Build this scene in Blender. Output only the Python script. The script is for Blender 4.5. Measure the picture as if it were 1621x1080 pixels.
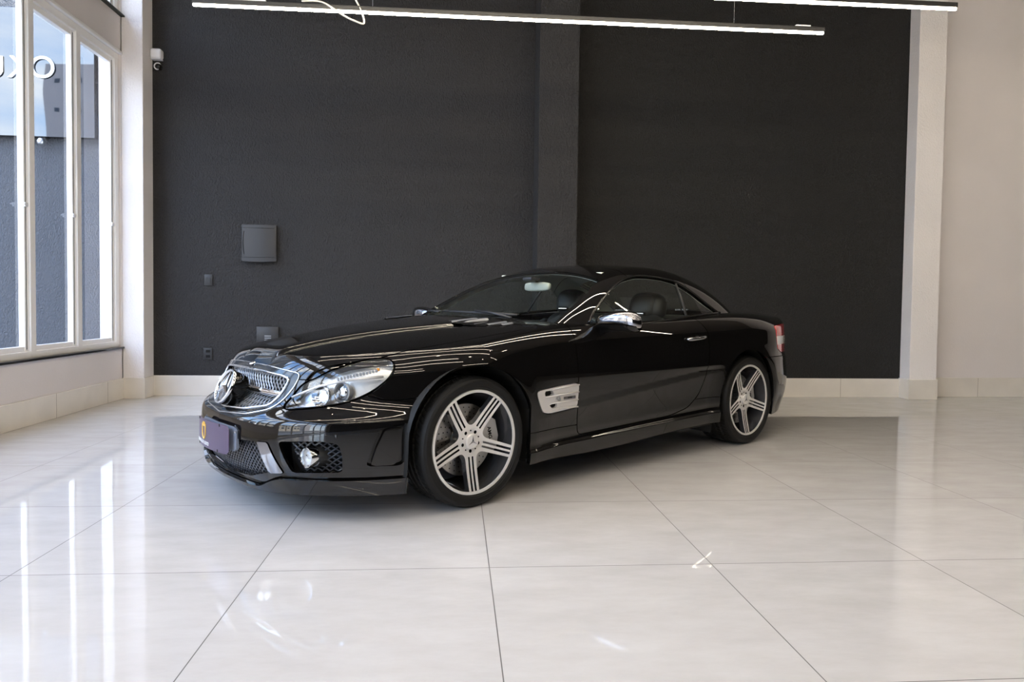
import bpy, bmesh, math
import numpy as np
from mathutils import Matrix, Vector
sc = bpy.context.scene
for o_ in list(bpy.data.objects): bpy.data.objects.remove(o_)
col = sc.collection
PI = math.pi
# ------------------------------------------------------------------ camera
cam_d = bpy.data.cameras.new('camera'); cam = bpy.data.objects.new('camera', cam_d); col.objects.link(cam)
RT = Vector((.99689912, -.07763074, .01286922)); DN = Vector((.0102688, -.03380406, -.99937572)); FW = Vector((.07801731, .99640893, -.03290206))
m = Matrix((RT, -DN, -FW)).transposed().to_4x4(); m.translation = (0, 0, 1.01173)
cam.matrix_world = m
cam_d.sensor_width = 36; cam_d.lens = 1110.56/1621*36; cam_d.shift_x = .00131; cam_d.shift_y = -.01440
cam_d.clip_start = .05; cam_d.clip_end = 300
sc.camera = cam
# ------------------------------------------------------------------ sky, sun, exposure
world = bpy.data.worlds.new('sky'); sc.world = world; world.use_nodes = True
wt = world.node_tree; wt.nodes.clear()
def wn(t, **k):
    n = wt.nodes.new(t)
    for a, b in k.items(): setattr(n, a, b)
    return n
tc = wn('ShaderNodeTexCoord'); sep = wn('ShaderNodeSeparateXYZ'); wt.links.new(tc.outputs['Generated'], sep.inputs[0])
ramp = wn('ShaderNodeValToRGB'); wt.links.new(sep.outputs['Z'], ramp.inputs[0])
e = ramp.color_ramp.elements; e[0].position = 0; e[0].color = (.74, .83, .93, 1); e[1].position = .75; e[1].color = (.13, .27, .62, 1)
k = e.new(.25); k.color = (.36, .56, .86, 1)
mp = wn('ShaderNodeMapping'); mp.inputs['Scale'].default_value = (1, 1, 3.2); wt.links.new(tc.outputs['Generated'], mp.inputs[0])
no = wn('ShaderNodeTexNoise'); no.inputs['Scale'].default_value = 2.6; no.inputs['Detail'].default_value = 6; no.inputs['Roughness'].default_value = .55
wt.links.new(mp.outputs[0], no.inputs[0])
cr = wn('ShaderNodeValToRGB'); cr.color_ramp.elements[0].position = .44; cr.color_ramp.elements[1].position = .66; wt.links.new(no.outputs['Fac'], cr.inputs[0])
mx = wn('ShaderNodeMix', data_type='RGBA'); wt.links.new(cr.outputs[0], mx.inputs['Factor']); wt.links.new(ramp.outputs[0], mx.inputs['A']); mx.inputs['B'].default_value = (.98, .965, .95, 1)
bg = wn('ShaderNodeBackground'); wt.links.new(mx.outputs['Result'], bg.inputs[0]); bg.inputs[1].default_value = 8.2
wo = wn('ShaderNodeOutputWorld'); wt.links.new(bg.outputs[0], wo.inputs[0])
sun_d = bpy.data.lights.new('sun', 'SUN'); sun_d.energy = 14.0; sun_d.angle = .01; sun_d.color = (1, .93, .82)
sun = bpy.data.objects.new('sun', sun_d); col.objects.link(sun)
sun.rotation_euler = Vector((-.62, .30, -.80)).to_track_quat('-Z', 'Y').to_euler(); sun.location = (20, -10, 30)
sc.view_settings.view_transform = 'Standard'; sc.view_settings.look = 'None'; sc.view_settings.gamma = 1; sc.view_settings.use_curve_mapping = False
sc.view_settings.exposure = 0.55
sc.cycles.max_bounces = 10; sc.cycles.diffuse_bounces = 5; sc.cycles.glossy_bounces = 6; sc.cycles.transmission_bounces = 8; sc.cycles.transparent_max_bounces = 16
sc.cycles.sample_clamp_indirect = 6; sc.cycles.caustics_reflective = False; sc.cycles.caustics_refractive = False
try:
    sc.cycles.use_denoising = True; sc.cycles.denoiser = 'OPENIMAGEDENOISE'
except Exception: pass
# ------------------------------------------------------------------ materials
def mat(name, c, rough=.5, metal=0, ior=1.5, coat=0, emit=None, es=0, bump=None, var=None, alpha=None, aniso=0):
    """bump=(scale, strength, distance, detail)  var=(scale, amount)"""
    m = bpy.data.materials.new(name); m.use_nodes = True; t = m.node_tree; p = t.nodes['Principled BSDF']
    p.inputs['Base Color'].default_value = (*c, 1); p.inputs['Roughness'].default_value = rough; p.inputs['Metallic'].default_value = metal
    p.inputs['IOR'].default_value = ior; p.inputs['Coat Weight'].default_value = coat; p.inputs['Coat Roughness'].default_value = .01
    if emit: p.inputs['Emission Color'].default_value = (*emit, 1); p.inputs['Emission Strength'].default_value = es
    g = None
    if bump or var:
        g = t.nodes.new('ShaderNodeTexCoord')
    if bump:
        n = t.nodes.new('ShaderNodeTexNoise'); n.inputs['Scale'].default_value = bump[0]; n.inputs['Detail'].default_value = bump[3] if len(bump) > 3 else 3
        t.links.new(g.outputs['Object'], n.inputs[0])
        b = t.nodes.new('ShaderNodeBump'); b.inputs['Strength'].default_value = bump[1]; b.inputs['Distance'].default_value = bump[2]
        t.links.new(n.outputs['Fac'], b.inputs['Height']); t.links.new(b.outputs[0], p.inputs['Normal'])
    if var:
        n2 = t.nodes.new('ShaderNodeTexNoise'); n2.inputs['Scale'].default_value = var[0]; n2.inputs['Detail'].default_value = 5
        t.links.new(g.outputs['Object'], n2.inputs[0])
        r = t.nodes.new('ShaderNodeMapRange'); r.inputs[1].default_value = .3; r.inputs[2].default_value = .7; r.inputs[3].default_value = 1-var[1]; r.inputs[4].default_value = 1+var[1]
        t.links.new(n2.outputs['Fac'], r.inputs[0])
        v = t.nodes.new('ShaderNodeVectorMath'); v.operation = 'SCALE'; v.inputs[0].default_value = c; t.links.new(r.outputs[0], v.inputs['Scale'])
        t.links.new(v.outputs[0], p.inputs['Base Color'])
    return m
def glass_sheet(name, tint, refl=1.0, rough=0.0):
    """thin pane: tinted see-through plus mirror reflection by fresnel"""
    m = bpy.data.materials.new(name); m.use_nodes = True; t = m.node_tree; t.nodes.clear()
    o = t.nodes.new('ShaderNodeOutputMaterial'); mix = t.nodes.new('ShaderNodeMixShader'); tr = t.nodes.new('ShaderNodeBsdfTransparent'); gl = t.nodes.new('ShaderNodeBsdfGlossy')
    tr.inputs[0].default_value = (*tint, 1); gl.inputs['Roughness'].default_value = rough; gl.inputs[0].default_value = (refl, refl, refl, 1)
    ge = t.nodes.new('ShaderNodeNewGeometry'); dt = t.nodes.new('ShaderNodeVectorMath'); dt.operation = 'DOT_PRODUCT'
    t.links.new(ge.outputs['Incoming'], dt.inputs[0]); t.links.new(ge.outputs['Normal'], dt.inputs[1])
    def mt(op, a, b=None):
        n = t.nodes.new('ShaderNodeMath'); n.operation = op
        for i, v in enumerate((a, b)):
            if v is None: continue
            if isinstance(v, (int, float)): n.inputs[i].default_value = v
            else: t.links.new(v, n.inputs[i])
        return n
    ab = mt('ABSOLUTE', dt.outputs['Value']); iv = mt('SUBTRACT', 1., ab.outputs[0]); pw = mt('POWER', iv.outputs[0], 5.); ml = mt('MULTIPLY', pw.outputs[0], .93); fr = mt('ADD', ml.outputs[0], .07)
    t.links.new(fr.outputs[0], mix.inputs[0]); t.links.new(tr.outputs[0], mix.inputs[1]); t.links.new(gl.outputs[0], mix.inputs[2]); t.links.new(mix.outputs[0], o.inputs[0])
    return m
def plaster(name, c, scale=55, strength=.35, dist=.006, rough=.75, var=.03):
    """rolled texture paint: stretched lumpy bump"""
    m = mat(name, c, rough); t = m.node_tree; p = t.nodes['Principled BSDF']
    g = t.nodes.new('ShaderNodeTexCoord'); mp = t.nodes.new('ShaderNodeMapping'); mp.inputs['Scale'].default_value = (1, 1, .62); mp.inputs['Rotation'].default_value = (0, .4, 0)
    t.links.new(g.outputs['Object'], mp.inputs[0])
    n = t.nodes.new('ShaderNodeTexNoise'); n.inputs['Scale'].default_value = scale; n.inputs['Detail'].default_value = 2.5; n.inputs['Distortion'].default_value = .6; t.links.new(mp.outputs[0], n.inputs[0])
    b = t.nodes.new('ShaderNodeBump'); b.inputs['Strength'].default_value = strength; b.inputs['Distance'].default_value = dist
    t.links.new(n.outputs['Fac'], b.inputs['Height']); t.links.new(b.outputs[0], p.inputs['Normal'])
    n2 = t.nodes.new('ShaderNodeTexNoise'); n2.inputs['Scale'].default_value = 1.3; n2.inputs['Detail'].default_value = 6; t.links.new(g.outputs['Object'], n2.inputs[0])
    r = t.nodes.new('ShaderNodeMapRange'); r.inputs[1].default_value = .3; r.inputs[2].default_value = .7; r.inputs[3].default_value = 1-var; r.inputs[4].default_value = 1+var
    t.links.new(n2.outputs['Fac'], r.inputs[0]); v = t.nodes.new('ShaderNodeVectorMath'); v.operation = 'SCALE'; v.inputs[0].default_value = c
    t.links.new(r.outputs[0], v.inputs['Scale']); t.links.new(v.outputs[0], p.inputs['Base Color'])
    return m
def tile_floor(name):
    m = mat(name, (.7, .68, .65), .07); t = m.node_tree; p = t.nodes['Principled BSDF']; L = t.links.new
    def N(ty, **k):
        n = t.nodes.new(ty)
        for a, b in k.items(): setattr(n, a, b)
        return n
    def M(op, a, b=None):
        n = N('ShaderNodeMath', operation=op)
        for i, v in enumerate((a, b)):
            if v is None: continue
            if isinstance(v, (int, float)): n.inputs[i].default_value = v
            else: L(v, n.inputs[i])
        return n.outputs[0]
    g = N('ShaderNodeTexCoord'); s = N('ShaderNodeSeparateXYZ'); L(g.outputs['Object'], s.inputs[0])
    GX, GY, GS = -1.60399, 2.64829, .870716
    ux = M('DIVIDE', M('SUBTRACT', s.outputs[0], GX), GS); uy = M('DIVIDE', M('SUBTRACT', s.outputs[1], GY), GS)
    fx, fy = M('FRACT', ux), M('FRACT', uy)
    ex = M('MINIMUM', fx, M('SUBTRACT', 1., fx)); ey = M('MINIMUM', fy, M('SUBTRACT', 1., fy)); ed = M('MINIMUM', ex, ey)
    gr = N('ShaderNodeMapRange'); L(ed, gr.inputs[0]); gr.inputs[1].default_value = .0016; gr.inputs[2].default_value = .0026
    cb = N('ShaderNodeCombineXYZ'); L(M('FLOOR', ux), cb.inputs[0]); L(M('FLOOR', uy), cb.inputs[1])
    wn_ = N('ShaderNodeTexWhiteNoise', noise_dimensions='3D'); L(cb.outputs[0], wn_.inputs[0])
    # marbling, shifted per tile
    off = N('ShaderNodeVectorMath', operation='SCALE'); L(wn_.outputs['Color'], off.inputs[0]); off.inputs['Scale'].default_value = 9
    add = N('ShaderNodeVectorMath', operation='ADD'); L(g.outputs['Object'], add.inputs[0]); L(off.outputs[0], add.inputs[1])
    mp = N('ShaderNodeMapping'); mp.inputs['Scale'].default_value = (1, 2.6, 1); mp.inputs['Rotation'].default_value = (0, 0, .5); L(add.outputs[0], mp.inputs[0])
    n1 = N('ShaderNodeTexNoise'); n1.inputs['Scale'].default_value = 3.0; n1.inputs['Detail'].default_value = 9; n1.inputs['Roughness'].default_value = .65; L(mp.outputs[0], n1.inputs[0])
    r1 = N('ShaderNodeValToRGB'); L(n1.outputs['Fac'], r1.inputs[0]); e = r1.color_ramp.elements
    e[0].position = .30; e[0].color = (.52, .50, .485, 1); e[1].position = .68; e[1].color = (.60, .585, .575, 1)
    mg = N('ShaderNodeMix', data_type='RGBA'); L(gr.outputs[0], mg.inputs['Factor']); mg.inputs['A'].default_value = (.10, .09, .085, 1); L(r1.outputs[0], mg.inputs['B'])
    L(mg.outputs['Result'], p.inputs['Base Color'])
    rr = N('ShaderNodeMapRange'); L(gr.outputs[0], rr.inputs[0]); rr.inputs[3].default_value = .6; rr.inputs[4].default_value = .028; L(rr.outputs[0], p.inputs['Roughness'])
    # each tile lies a hair out of level; the glaze waves slightly
    sb = N('ShaderNodeVectorMath', operation='SUBTRACT'); L(wn_.outputs['Color'], sb.inputs[0]); sb.inputs[1].default_value = (.5, .5, .5)
    sc_ = N('ShaderNodeVectorMath', operation='MULTIPLY'); L(sb.outputs[0], sc_.inputs[0]); sc_.inputs[1].default_value = (.004, .004, 0)
    nn = N('ShaderNodeTexNoise'); nn.inputs['Scale'].default_value = 2.2; nn.inputs['Detail'].default_value = 1; L(g.outputs['Object'], nn.inputs[0])
    bp = N('ShaderNodeBump'); bp.inputs['Strength'].default_value = .15; bp.inputs['Distance'].default_value = .004; L(nn.outputs['Fac'], bp.inputs['Height'])
    ad2 = N('ShaderNodeVectorMath', operation='ADD'); L(bp.outputs[0], ad2.inputs[0]); L(sc_.outputs[0], ad2.inputs[1])
    nm = N('ShaderNodeVectorMath', operation='NORMALIZE'); L(ad2.outputs[0], nm.inputs[0]); L(nm.outputs[0], p.inputs['Normal'])
    return m
M_ = {}
M_['floor'] = tile_floor('polished porcelain tile')
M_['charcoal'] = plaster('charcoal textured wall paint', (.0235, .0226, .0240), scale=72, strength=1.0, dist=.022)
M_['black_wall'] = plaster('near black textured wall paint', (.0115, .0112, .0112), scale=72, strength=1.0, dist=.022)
M_['white_wall'] = plaster('warm white textured wall paint', (.86, .825, .82), scale=75, strength=.55, dist=.010)
M_['grey_wall'] = plaster('light greige wall paint', (.74, .70, .70), strength=.16)
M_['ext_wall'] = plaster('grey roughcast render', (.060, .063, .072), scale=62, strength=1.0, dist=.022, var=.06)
M_['ceiling'] = mat('beige grey ceiling paint', (.30, .28, .265), .8)
M_['skirting'] = mat('cream polished porcelain skirting', (.76, .72, .665), .22, var=(4, .05))
M_['groove'] = mat('dark tile joint', (.22, .18, .14), .8)
M_['alu_white'] = mat('white powder coated aluminium', (.90, .89, .885), .35)
M_['gasket'] = mat('black rubber gasket', (.02, .025, .025), .6)
M_['granite'] = mat('black granite sill', (.02, .02, .022), .15)
M_['pane'] = glass_sheet('clear window glass', (.93, .96, .96))
M_['dark_plastic'] = mat('charcoal painted plastic', (.024, .024, .027), .42)
M_['dark_plastic2'] = mat('darker charcoal plastic', (.016, .016, .018), .45)
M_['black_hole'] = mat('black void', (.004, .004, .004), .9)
M_['white_plastic'] = mat('white plastic', (.78, .78, .80), .35)
M_['led'] = mat('glowing diffuser', (.9, .9, .85), .4, emit=(1, .87, .68), es=54)
M_['lamp_black'] = mat('black lamp housing', (.012, .012, .013), .4)
M_['lamp_steel'] = mat('satin steel', (.6, .6, .62), .35, metal=1)
M_['cable_w'] = mat('clear cream cable', (.75, .70, .60), .4)
M_['paint'] = mat('black car paint', (.0035, .0033, .0033), .22, ior=1.5, coat=1.0)
M_['paint'].node_tree.nodes['Principled BSDF'].inputs['Specular IOR Level'].default_value = 0
M_['paint'].node_tree.nodes['Principled BSDF'].inputs['Coat IOR'].default_value = 1.6
M_['gloss_black'] = mat('gloss black trim', (.006, .006, .006), .12)
M_['matt_black'] = mat('matt black plastic', (.012, .012, .012), .55)
M_['rubber'] = mat('tyre rubber', (.007, .007, .0072), .55, ior=1.35)
M_['chrome'] = mat('chrome', (.82, .83, .85), .06, metal=1)
M_['dark_chrome'] = mat('smoked chrome', (.36, .36, .38), .09, metal=1)
M_['satin_silver'] = mat('silver vent trim', (.72, .70, .69), .38, metal=.35)
M_['machined'] = mat('machined silver alloy', (.80, .78, .76), .34, metal=.35)
M_['rim_grey'] = mat('titanium grey wheel paint', (.085, .088, .10), .22, metal=.6, coat=.6)
M_['disc'] = mat('brake disc steel', (.42, .41, .40), .3, metal=1)
M_['caliper'] = mat('silver caliper paint', (.52, .51, .50), .4, metal=.3)
M_['mesh_silver'] = mat('silver grille wire', (.42, .43, .46), .32, metal=.35)
M_['mesh_black'] = mat('gloss black grille mesh', (.035, .036, .042), .28)
M_['auto_glass'] = glass_sheet('green tinted car glass', (.90, .95, .91), refl=.9)
M_['side_glass'] = glass_sheet('green tinted side glass', (.88, .94, .90), refl=.9)
M_['lens'] = glass_sheet('clear lamp lens', (.93, .95, .96))
M_['reflector'] = mat('silver lamp reflector', (.86, .86, .88), .30, metal=.75)
M_['lamp_grey'] = mat('grey lamp bezel', (.28, .29, .31), .3, metal=.4)
M_['amber'] = mat('amber bulb', (.85, .35, .03), .3)
M_['red_lens'] = mat('red tail lamp lens', (.55, .015, .02), .08, coat=1)
M_['clear_lens'] = mat('frosted clear lamp lens', (.7, .7, .7), .12, coat=1)
M_['leather'] = mat('black leather', (.022, .022, .023), .42, bump=(260, .12, .001))
M_['lining'] = mat('pale grey headlining', (.78, .80, .74), .85)
M_['dash'] = mat('dark dashboard', (.03, .032, .032), .55)
M_['mirror'] = mat('mirror glass', (.85, .87, .9), .01, metal=1)
M_['pale_mirror_back'] = mat('pale grey mirror housing', (.55, .57, .55), .5)
M_['plate'] = mat('aubergine number plate', (.105, .078, .125), .32)
M_['gold'] = mat('gold print', (.95, .62, .16), .3, metal=.3)
M_['white_print'] = mat('white print', (.85, .85, .85), .4)
M_['plate_grey'] = mat('grey painted bracket', (.20, .22, .27), .4)
M_['sign_panel'] = mat('polished steel sign panel', (.085, .090, .098), .015, metal=1, bump=(.8, .25, .02, 1))
M_['street'] = mat('street asphalt', (.16, .155, .15), .9, var=(.6, .15))
M_['pavement'] = mat('pale pavement', (.50, .47, .43), .9, var=(.8, .1))
M_['bld_beige'] = mat('beige facade', (.62, .54, .44), .85, var=(.5, .08))
M_['bld_tower'] = mat('pinkish tower facade', (.55, .50, .49), .85)
M_['bld_glass'] = mat('dark building windows', (.05, .07, .10), .1)
M_['roof_tile'] = mat('dark roof tiles', (.12, .11, .12), .8)
# ------------------------------------------------------------------ mesh helpers
def mk(name, V, F, m, parent=None, smooth=False, loc=None, mats=None, midx=None, auto=None):
    me = bpy.data.meshes.new(name); me.from_pydata([tuple(map(float, v)) for v in V], [], [tuple(int(i) for i in f) for f in F])
    for x in (mats or [m]): me.materials.append(x)
    if midx is not None: me.polygons.foreach_set('material_index', midx)
    if smooth: me.polygons.foreach_set('use_smooth', [True]*len(me.polygons))
    me.update()
    if auto is not None: me.set_sharp_from_angle(angle=math.radians(auto))
    o = bpy.data.objects.new(name, me); col.objects.link(o)
    if parent is not None: o.parent = parent
    if loc is not None: o.location = loc
    return o
class MB:
    """collects simple solids into one mesh"""
    def __init__(s): s.V = []; s.F = []; s.mi = []; s.m = 0
    def add(s, V, F):
        k = len(s.V); s.V += [tuple(v) for v in V]; s.F += [tuple(i+k for i in f) for f in F]; s.mi += [s.m]*len(F); return s
    def box(s, x0, x1, y0, y1, z0, z1):
        V = [(x, y, z) for x in (x0, x1) for y in (y0, y1) for z in (z0, z1)]
        return s.add(V, [(0, 1, 3, 2), (4, 6, 7, 5), (0, 4, 5, 1), (2, 3, 7, 6), (0, 2, 6, 4), (1, 5, 7, 3)])
    def bbox(s, x0, x1, y0, y1, z0, z1, r=.004, seg=2):
        bm = bmesh.new(); bmesh.ops.create_cube(bm, size=1)
        bmesh.ops.scale(bm, vec=(x1-x0, y1-y0, z1-z0), verts=bm.verts); bmesh.ops.translate(bm, vec=((x0+x1)/2, (y0+y1)/2, (z0+z1)/2), verts=bm.verts)
        bmesh.ops.bevel(bm, geom=list(bm.edges), offset=min(r, .49*min(x1-x0, y1-y0, z1-z0)), segments=seg, affect='EDGES', profile=.5)
        bm.verts.index_update(); s.add([v.co[:] for v in bm.verts], [[v.index for v in f.verts] for f in bm.faces]); bm.free(); return s
    def tube(s, path, r, n=8, caps=True):
        P = [Vector(p) for p in path]; R = r if hasattr(r, '__len__') else [r]*len(P); V = []; F = []; up = None
        for i, p in enumerate(P):
            d = ((P[min(i+1, len(P)-1)]-P[i]).normalized()+(P[i]-P[max(i-1, 0)]).normalized()).normalized()
            if up is None: up = d.orthogonal().normalized()
            u = (up-d*up.dot(d)).normalized(); up = u; w = d.cross(u)
            for k in range(n): a = 2*PI*k/n; V.append(p+u*math.cos(a)*R[i]+w*math.sin(a)*R[i])
        for i in range(len(P)-1):
            for k in range(n): a, b = i*n+k, i*n+(k+1) % n; F.append((a, b, b+n, a+n))
        if caps: F.append(tuple(range(n))[::-1]); F.append(tuple((len(P)-1)*n+k for k in range(n)))
        return s.add(V, F)
    def lathe(s, prof, n=48, axis='y', o=(0, 0, 0), close=False):
        """prof: (r, w) pairs, w along axis"""
        V = []; F = []; m = len(prof)
        for k in range(n):
            a = 2*PI*k/n; c, q = math.cos(a), math.sin(a)
            for r, w in prof:
                v = {'y': (r*c, w, r*q), 'z': (r*c, r*q, w), 'x': (w, r*c, r*q)}[axis]; V.append((v[0]+o[0], v[1]+o[1], v[2]+o[2]))
        for k in range(n):
            k2 = (k+1) % n
            for i in range(m if close else m-1): j = (i+1) % m; F.append((k*m+i, k*m+j, k2*m+j, k2*m+i))
        return s.add(V, F)
    def prism(s, poly, d0, d1, f):
        """2D outline swept between depths; f(u, v, d) -> point"""
        n = len(poly); V = [f(u, v, d0) for u, v in poly]+[f(u, v, d1) for u, v in poly]
        F = [tuple(range(n)), tuple(range(2*n-1, n-1, -1))]+[(i, i+n, (i+1) % n+n, (i+1) % n) for i in range(n)]
        return s.add(V, F)
    def build(s, name, m, parent=None, smooth=False, loc=None, auto=None, mats=None):
        o = mk(name, s.V, s.F, m, parent, smooth, loc, mats=mats, midx=s.mi if mats else None)
        bm = bmesh.new(); bm.from_mesh(o.data); bmesh.ops.recalc_face_normals(bm, faces=bm.faces); bm.to_mesh(o.data); bm.free()
        if auto is not None:
            o.data.polygons.foreach_set('use_smooth', [True]*len(o.data.polygons)); o.data.set_sharp_from_angle(angle=math.radians(auto))
        return o
def tag(o, label=None, cat=None, group=None, kind=None):
    for k, v in (('label', label), ('category', cat), ('group', group), ('kind', kind)):
        if v: o[k] = v
    return o
def empty(name, loc=(0, 0, 0), rz=0, parent=None):
    o = bpy.data.objects.new(name, None); col.objects.link(o); o.location = loc; o.rotation_euler = (0, 0, rz); o.empty_display_size = .1
    if parent: o.parent = parent
    return o
def text(name, body, size, m, parent=None, mw=None, extrude=.001, spacing=1.0, bold=0.0):
    c = bpy.data.curves.new(name, 'FONT'); c.body = body; c.size = size; c.extrude = extrude; c.align_x = 'CENTER'; c.align_y = 'CENTER'; c.space_character = spacing; c.offset = bold
    c.materials.append(m); o = bpy.data.objects.new(name, c); col.objects.link(o)
    if parent: o.parent = parent
    if mw is not None: o.matrix_local = mw
    return o
def basis(o, x, y, z):
    """matrix from origin and three axis vectors"""
    q = Matrix((Vector(x).normalized(), Vector(y).normalized(), Vector(z).normalized())).transposed().to_4x4(); q.translation = Vector(o); return q
# ---------- car surface mathematics (car frame: x rearward from the front axle, s outward, z up) ----------
class Spl:
    """natural cubic spline through a few knots, straight beyond the ends"""
    def __init__(self, *pts):
        self.x = np.array(pts[0::2], float); self.y = np.array(pts[1::2], float)
        x, y = self.x, self.y; n = len(x); h = np.diff(x)
        A = np.zeros((n, n)); b = np.zeros(n); A[0, 0] = A[-1, -1] = 1
        for i in range(1, n-1):
            A[i, i-1] = h[i-1]; A[i, i] = 2*(h[i-1]+h[i]); A[i, i+1] = h[i]
            b[i] = 3*((y[i+1]-y[i])/h[i] - (y[i]-y[i-1])/h[i-1])
        self.c = np.linalg.solve(A, b); self.h = h
        self.d = (self.c[1:]-self.c[:-1])/(3*h); self.b = (y[1:]-y[:-1])/h - h*(2*self.c[:-1]+self.c[1:])/3
    def __call__(self, q):
        q = np.asarray(q, float); qc = np.clip(q, self.x[0], self.x[-1])
        i = np.clip(np.searchsorted(self.x, qc)-1, 0, len(self.h)-1); t = qc-self.x[i]
        v = self.y[i]+self.b[i]*t+self.c[i]*t*t+self.d[i]*t**3
        e = self.h[-1]; s1 = self.b[-1]+2*self.c[-2]*e+3*self.d[-1]*e*e
        return v+np.minimum(q-self.x[0], 0)*self.b[0]+np.maximum(q-self.x[-1], 0)*s1
def smax(a, b, r):
    return np.maximum(a, b)+np.maximum(r-np.abs(a-b), 0)**2/(4*r)
def sstep(a, b, v):
    t = np.clip((v-a)/(b-a), 0, 1); return t*t*(3-2*t)
def bump(v, c, w):
    return np.exp(-((v-c)/w)**2)
PW = Spl(-.8,.840, -.45,.876, -.15,.896, .1,.903, .45,.893, .9,.884, 1.4,.886, 1.9,.893, 2.3,.904, 2.65,.908, 3.0,.893, 3.3,.855, 3.7,.775)
VZ = Spl(.05,-.040, .2,-.010, .38,-.004, .55,0, .68,-.004, .78,-.016, .86,-.036, .95,-.072, 1.1,-.15)
ZC = Spl(-1.05,.63, -.85,.712, -.7,.753, -.45,.806, 0,.870, .4,.907, .75,.927, 1.3,.948, 1.9,.964, 2.4,.977, 2.9,.982, 3.3,.972, 3.6,.955, 3.9,.915)
CR = Spl(-1,.075, -.45,.062, 0,.056, .6,.030, 1.5,.024, 2.3,.018, 2.9,.035, 3.4,.065, 3.9,.08)
XF = Spl(.05,-.85, .14,-.893, .2,-.917, .26,-.932, .32,-.940, .38,-.941, .43,-.937, .47,-.920, .51,-.868, .56,-.828, .62,-.800, .69,-.766, .75,-.715, .9,-.55)
PF = Spl(0,0, .2,.010, .35,.032, .5,.100, .62,.205, .72,.330, .80,.480, .9,.75)
XR = Spl(.1,3.55, .2,3.60, .32,3.68, .45,3.715, .55,3.700, .70,3.685, .85,3.680, .96,3.695, 1.1,3.70)
PR = Spl(0,0, .3,.035, .5,.115, .62,.205, .72,.325, .80,.46, .9,.75)
def Yside(x, z):
    y = PW(x)+VZ(z)
    for cx, w in ((0, 1.0), (2.56, 1.1)):                      # flared arches
        r = np.hypot(x-cx, z-.322)
        y = y+.0045*w*bump(r, .385, .05)*sstep(.1, .3, z)
    zc = .449+.092*(x-.73)                                      # lower door crease
    on = sstep(.36, .60, x)*(1-sstep(2.02, 2.2, x))
    t1 = np.clip((.60-z)/np.maximum(.60-zc-.020, .02), 0, 1); t2 = np.clip((zc-.022-z)/.16, 0, 1)
    y = y+on*(-.011*t1-.012*t2*(2-t2))
    zs = .236+.028*(x-.35)                                      # sill ledge
    on = sstep(.25, .4, x)*(1-sstep(2.12, 2.22, x))
    y = y+on*(.012*(1-sstep(-.010, .010, z-zs))-.004*bump(z-zs, .03, .02))
    y = y+.026*sstep(-.28, -.55, x)*np.clip((.47-z)/.27, 0, 1)
    y = y-.024*sstep(2.75, 3.2, x)*sstep(.600, .665, z)
    zd = .80+.02*(x-1)                                          # soft shoulder line
    y = y+.006*bump(z-zd, 0, .035)*sstep(.4, 1, x)*(1-sstep(2.9, 3.3, x))
    return y
def Ztop(x, y):
    a = np.abs(y)
    z = ZC(x)-CR(x)*(a/.75)**2.4
    yr = .15+.26*sstep(-.80, .6, x)                             # power dome ridges of the hood
    on = sstep(-.95, -.75, x)*(1-sstep(.5, .75, x))
    z = z+on*(.014*(1-sstep(yr, yr+.035, a))-.006*bump(a, yr+.03, .03))
    yt = .66-.03*sstep(2.6, 3.4, x)                             # trunk edge roll
    z = z+.012*sstep(3.42, 3.70, x)*(1-sstep(.5, .75, a))       # boot spoiler lip
    return z
def Fbody(p):
    x, s, z = p[..., 0], np.abs(p[..., 1]), p[..., 2]
    rs = .085+.05*sstep(.5, -.3, x)*0+.03*sstep(2.4, 3.0, x)
    f = XF(z)+PF(s)-x
    a = smax(s-Yside(x, z), f, .10)
    a = smax(a, (z-Ztop(x, s))*.97, .03+(rs-.03)*sstep(-.62, -.3, x))
    a = smax(a, x-(XR(z)-PR(s)-.02*sstep(.60, .66, z)*sstep(.3, .6, s)), .07)
    return smax(a, .09-z, .03)
ZR = Spl(.40,.800, .62,.912, .85,1.030, 1.1,1.163, 1.32,1.246, 1.52,1.287, 1.75,1.301, 2.0,1.292, 2.25,1.252, 2.5,1.180, 2.75,1.075, 3.0,.945, 3.2,.84)
YG = Spl(.5,.735, .8,.772, 1.2,.792, 1.8,.795, 2.2,.785, 2.5,.745, 2.8,.66)
def Ggreen(p):
    x, s, z = p[..., 0], np.abs(p[..., 1]), p[..., 2]
    k = np.where(x < 1.75, .21, .50)
    xx = 1.75+(x-1.75)*(1+k*s*s)
    top = (z-(ZR(xx)-.045*(s/.6)**2.2*sstep(.8, 1.4, x)))*.9
    side = (s-(YG(x)-.50*(z-.92)-.45*np.maximum(z-.92, 0)**2))*.87
    return np.maximum(smax(top, side, .075), .80-z)
def march(F, o, d, tmax, n=60):
    """first sign change from inside along rays, then bisection"""
    o = np.asarray(o, float); d = np.asarray(d, float); ts = np.linspace(0, tmax, n)
    lo = np.zeros(o.shape[:-1]); hi = np.full(o.shape[:-1], tmax); done = np.zeros(o.shape[:-1], bool)
    for k in range(1, n):
        v = F(o+d*ts[k]); new = (~done) & (v > 0)
        hi = np.where(new, ts[k], hi); lo = np.where(done | new, lo, ts[k]); done |= new
    for _ in range(26):
        m = (lo+hi)/2; v = F(o+d*m[..., None]); lo = np.where(v > 0, lo, m); hi = np.where(v > 0, m, hi)
    return o+d*((lo+hi)/2)[..., None]
def grad(F, p, e=.0015):
    g = np.stack([F(p+np.array(d)*e)-F(p-np.array(d)*e) for d in ((1, 0, 0), (0, 1, 0), (0, 0, 1))], -1)
    return g/np.maximum(np.linalg.norm(g, axis=-1, keepdims=True), 1e-9)
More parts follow.
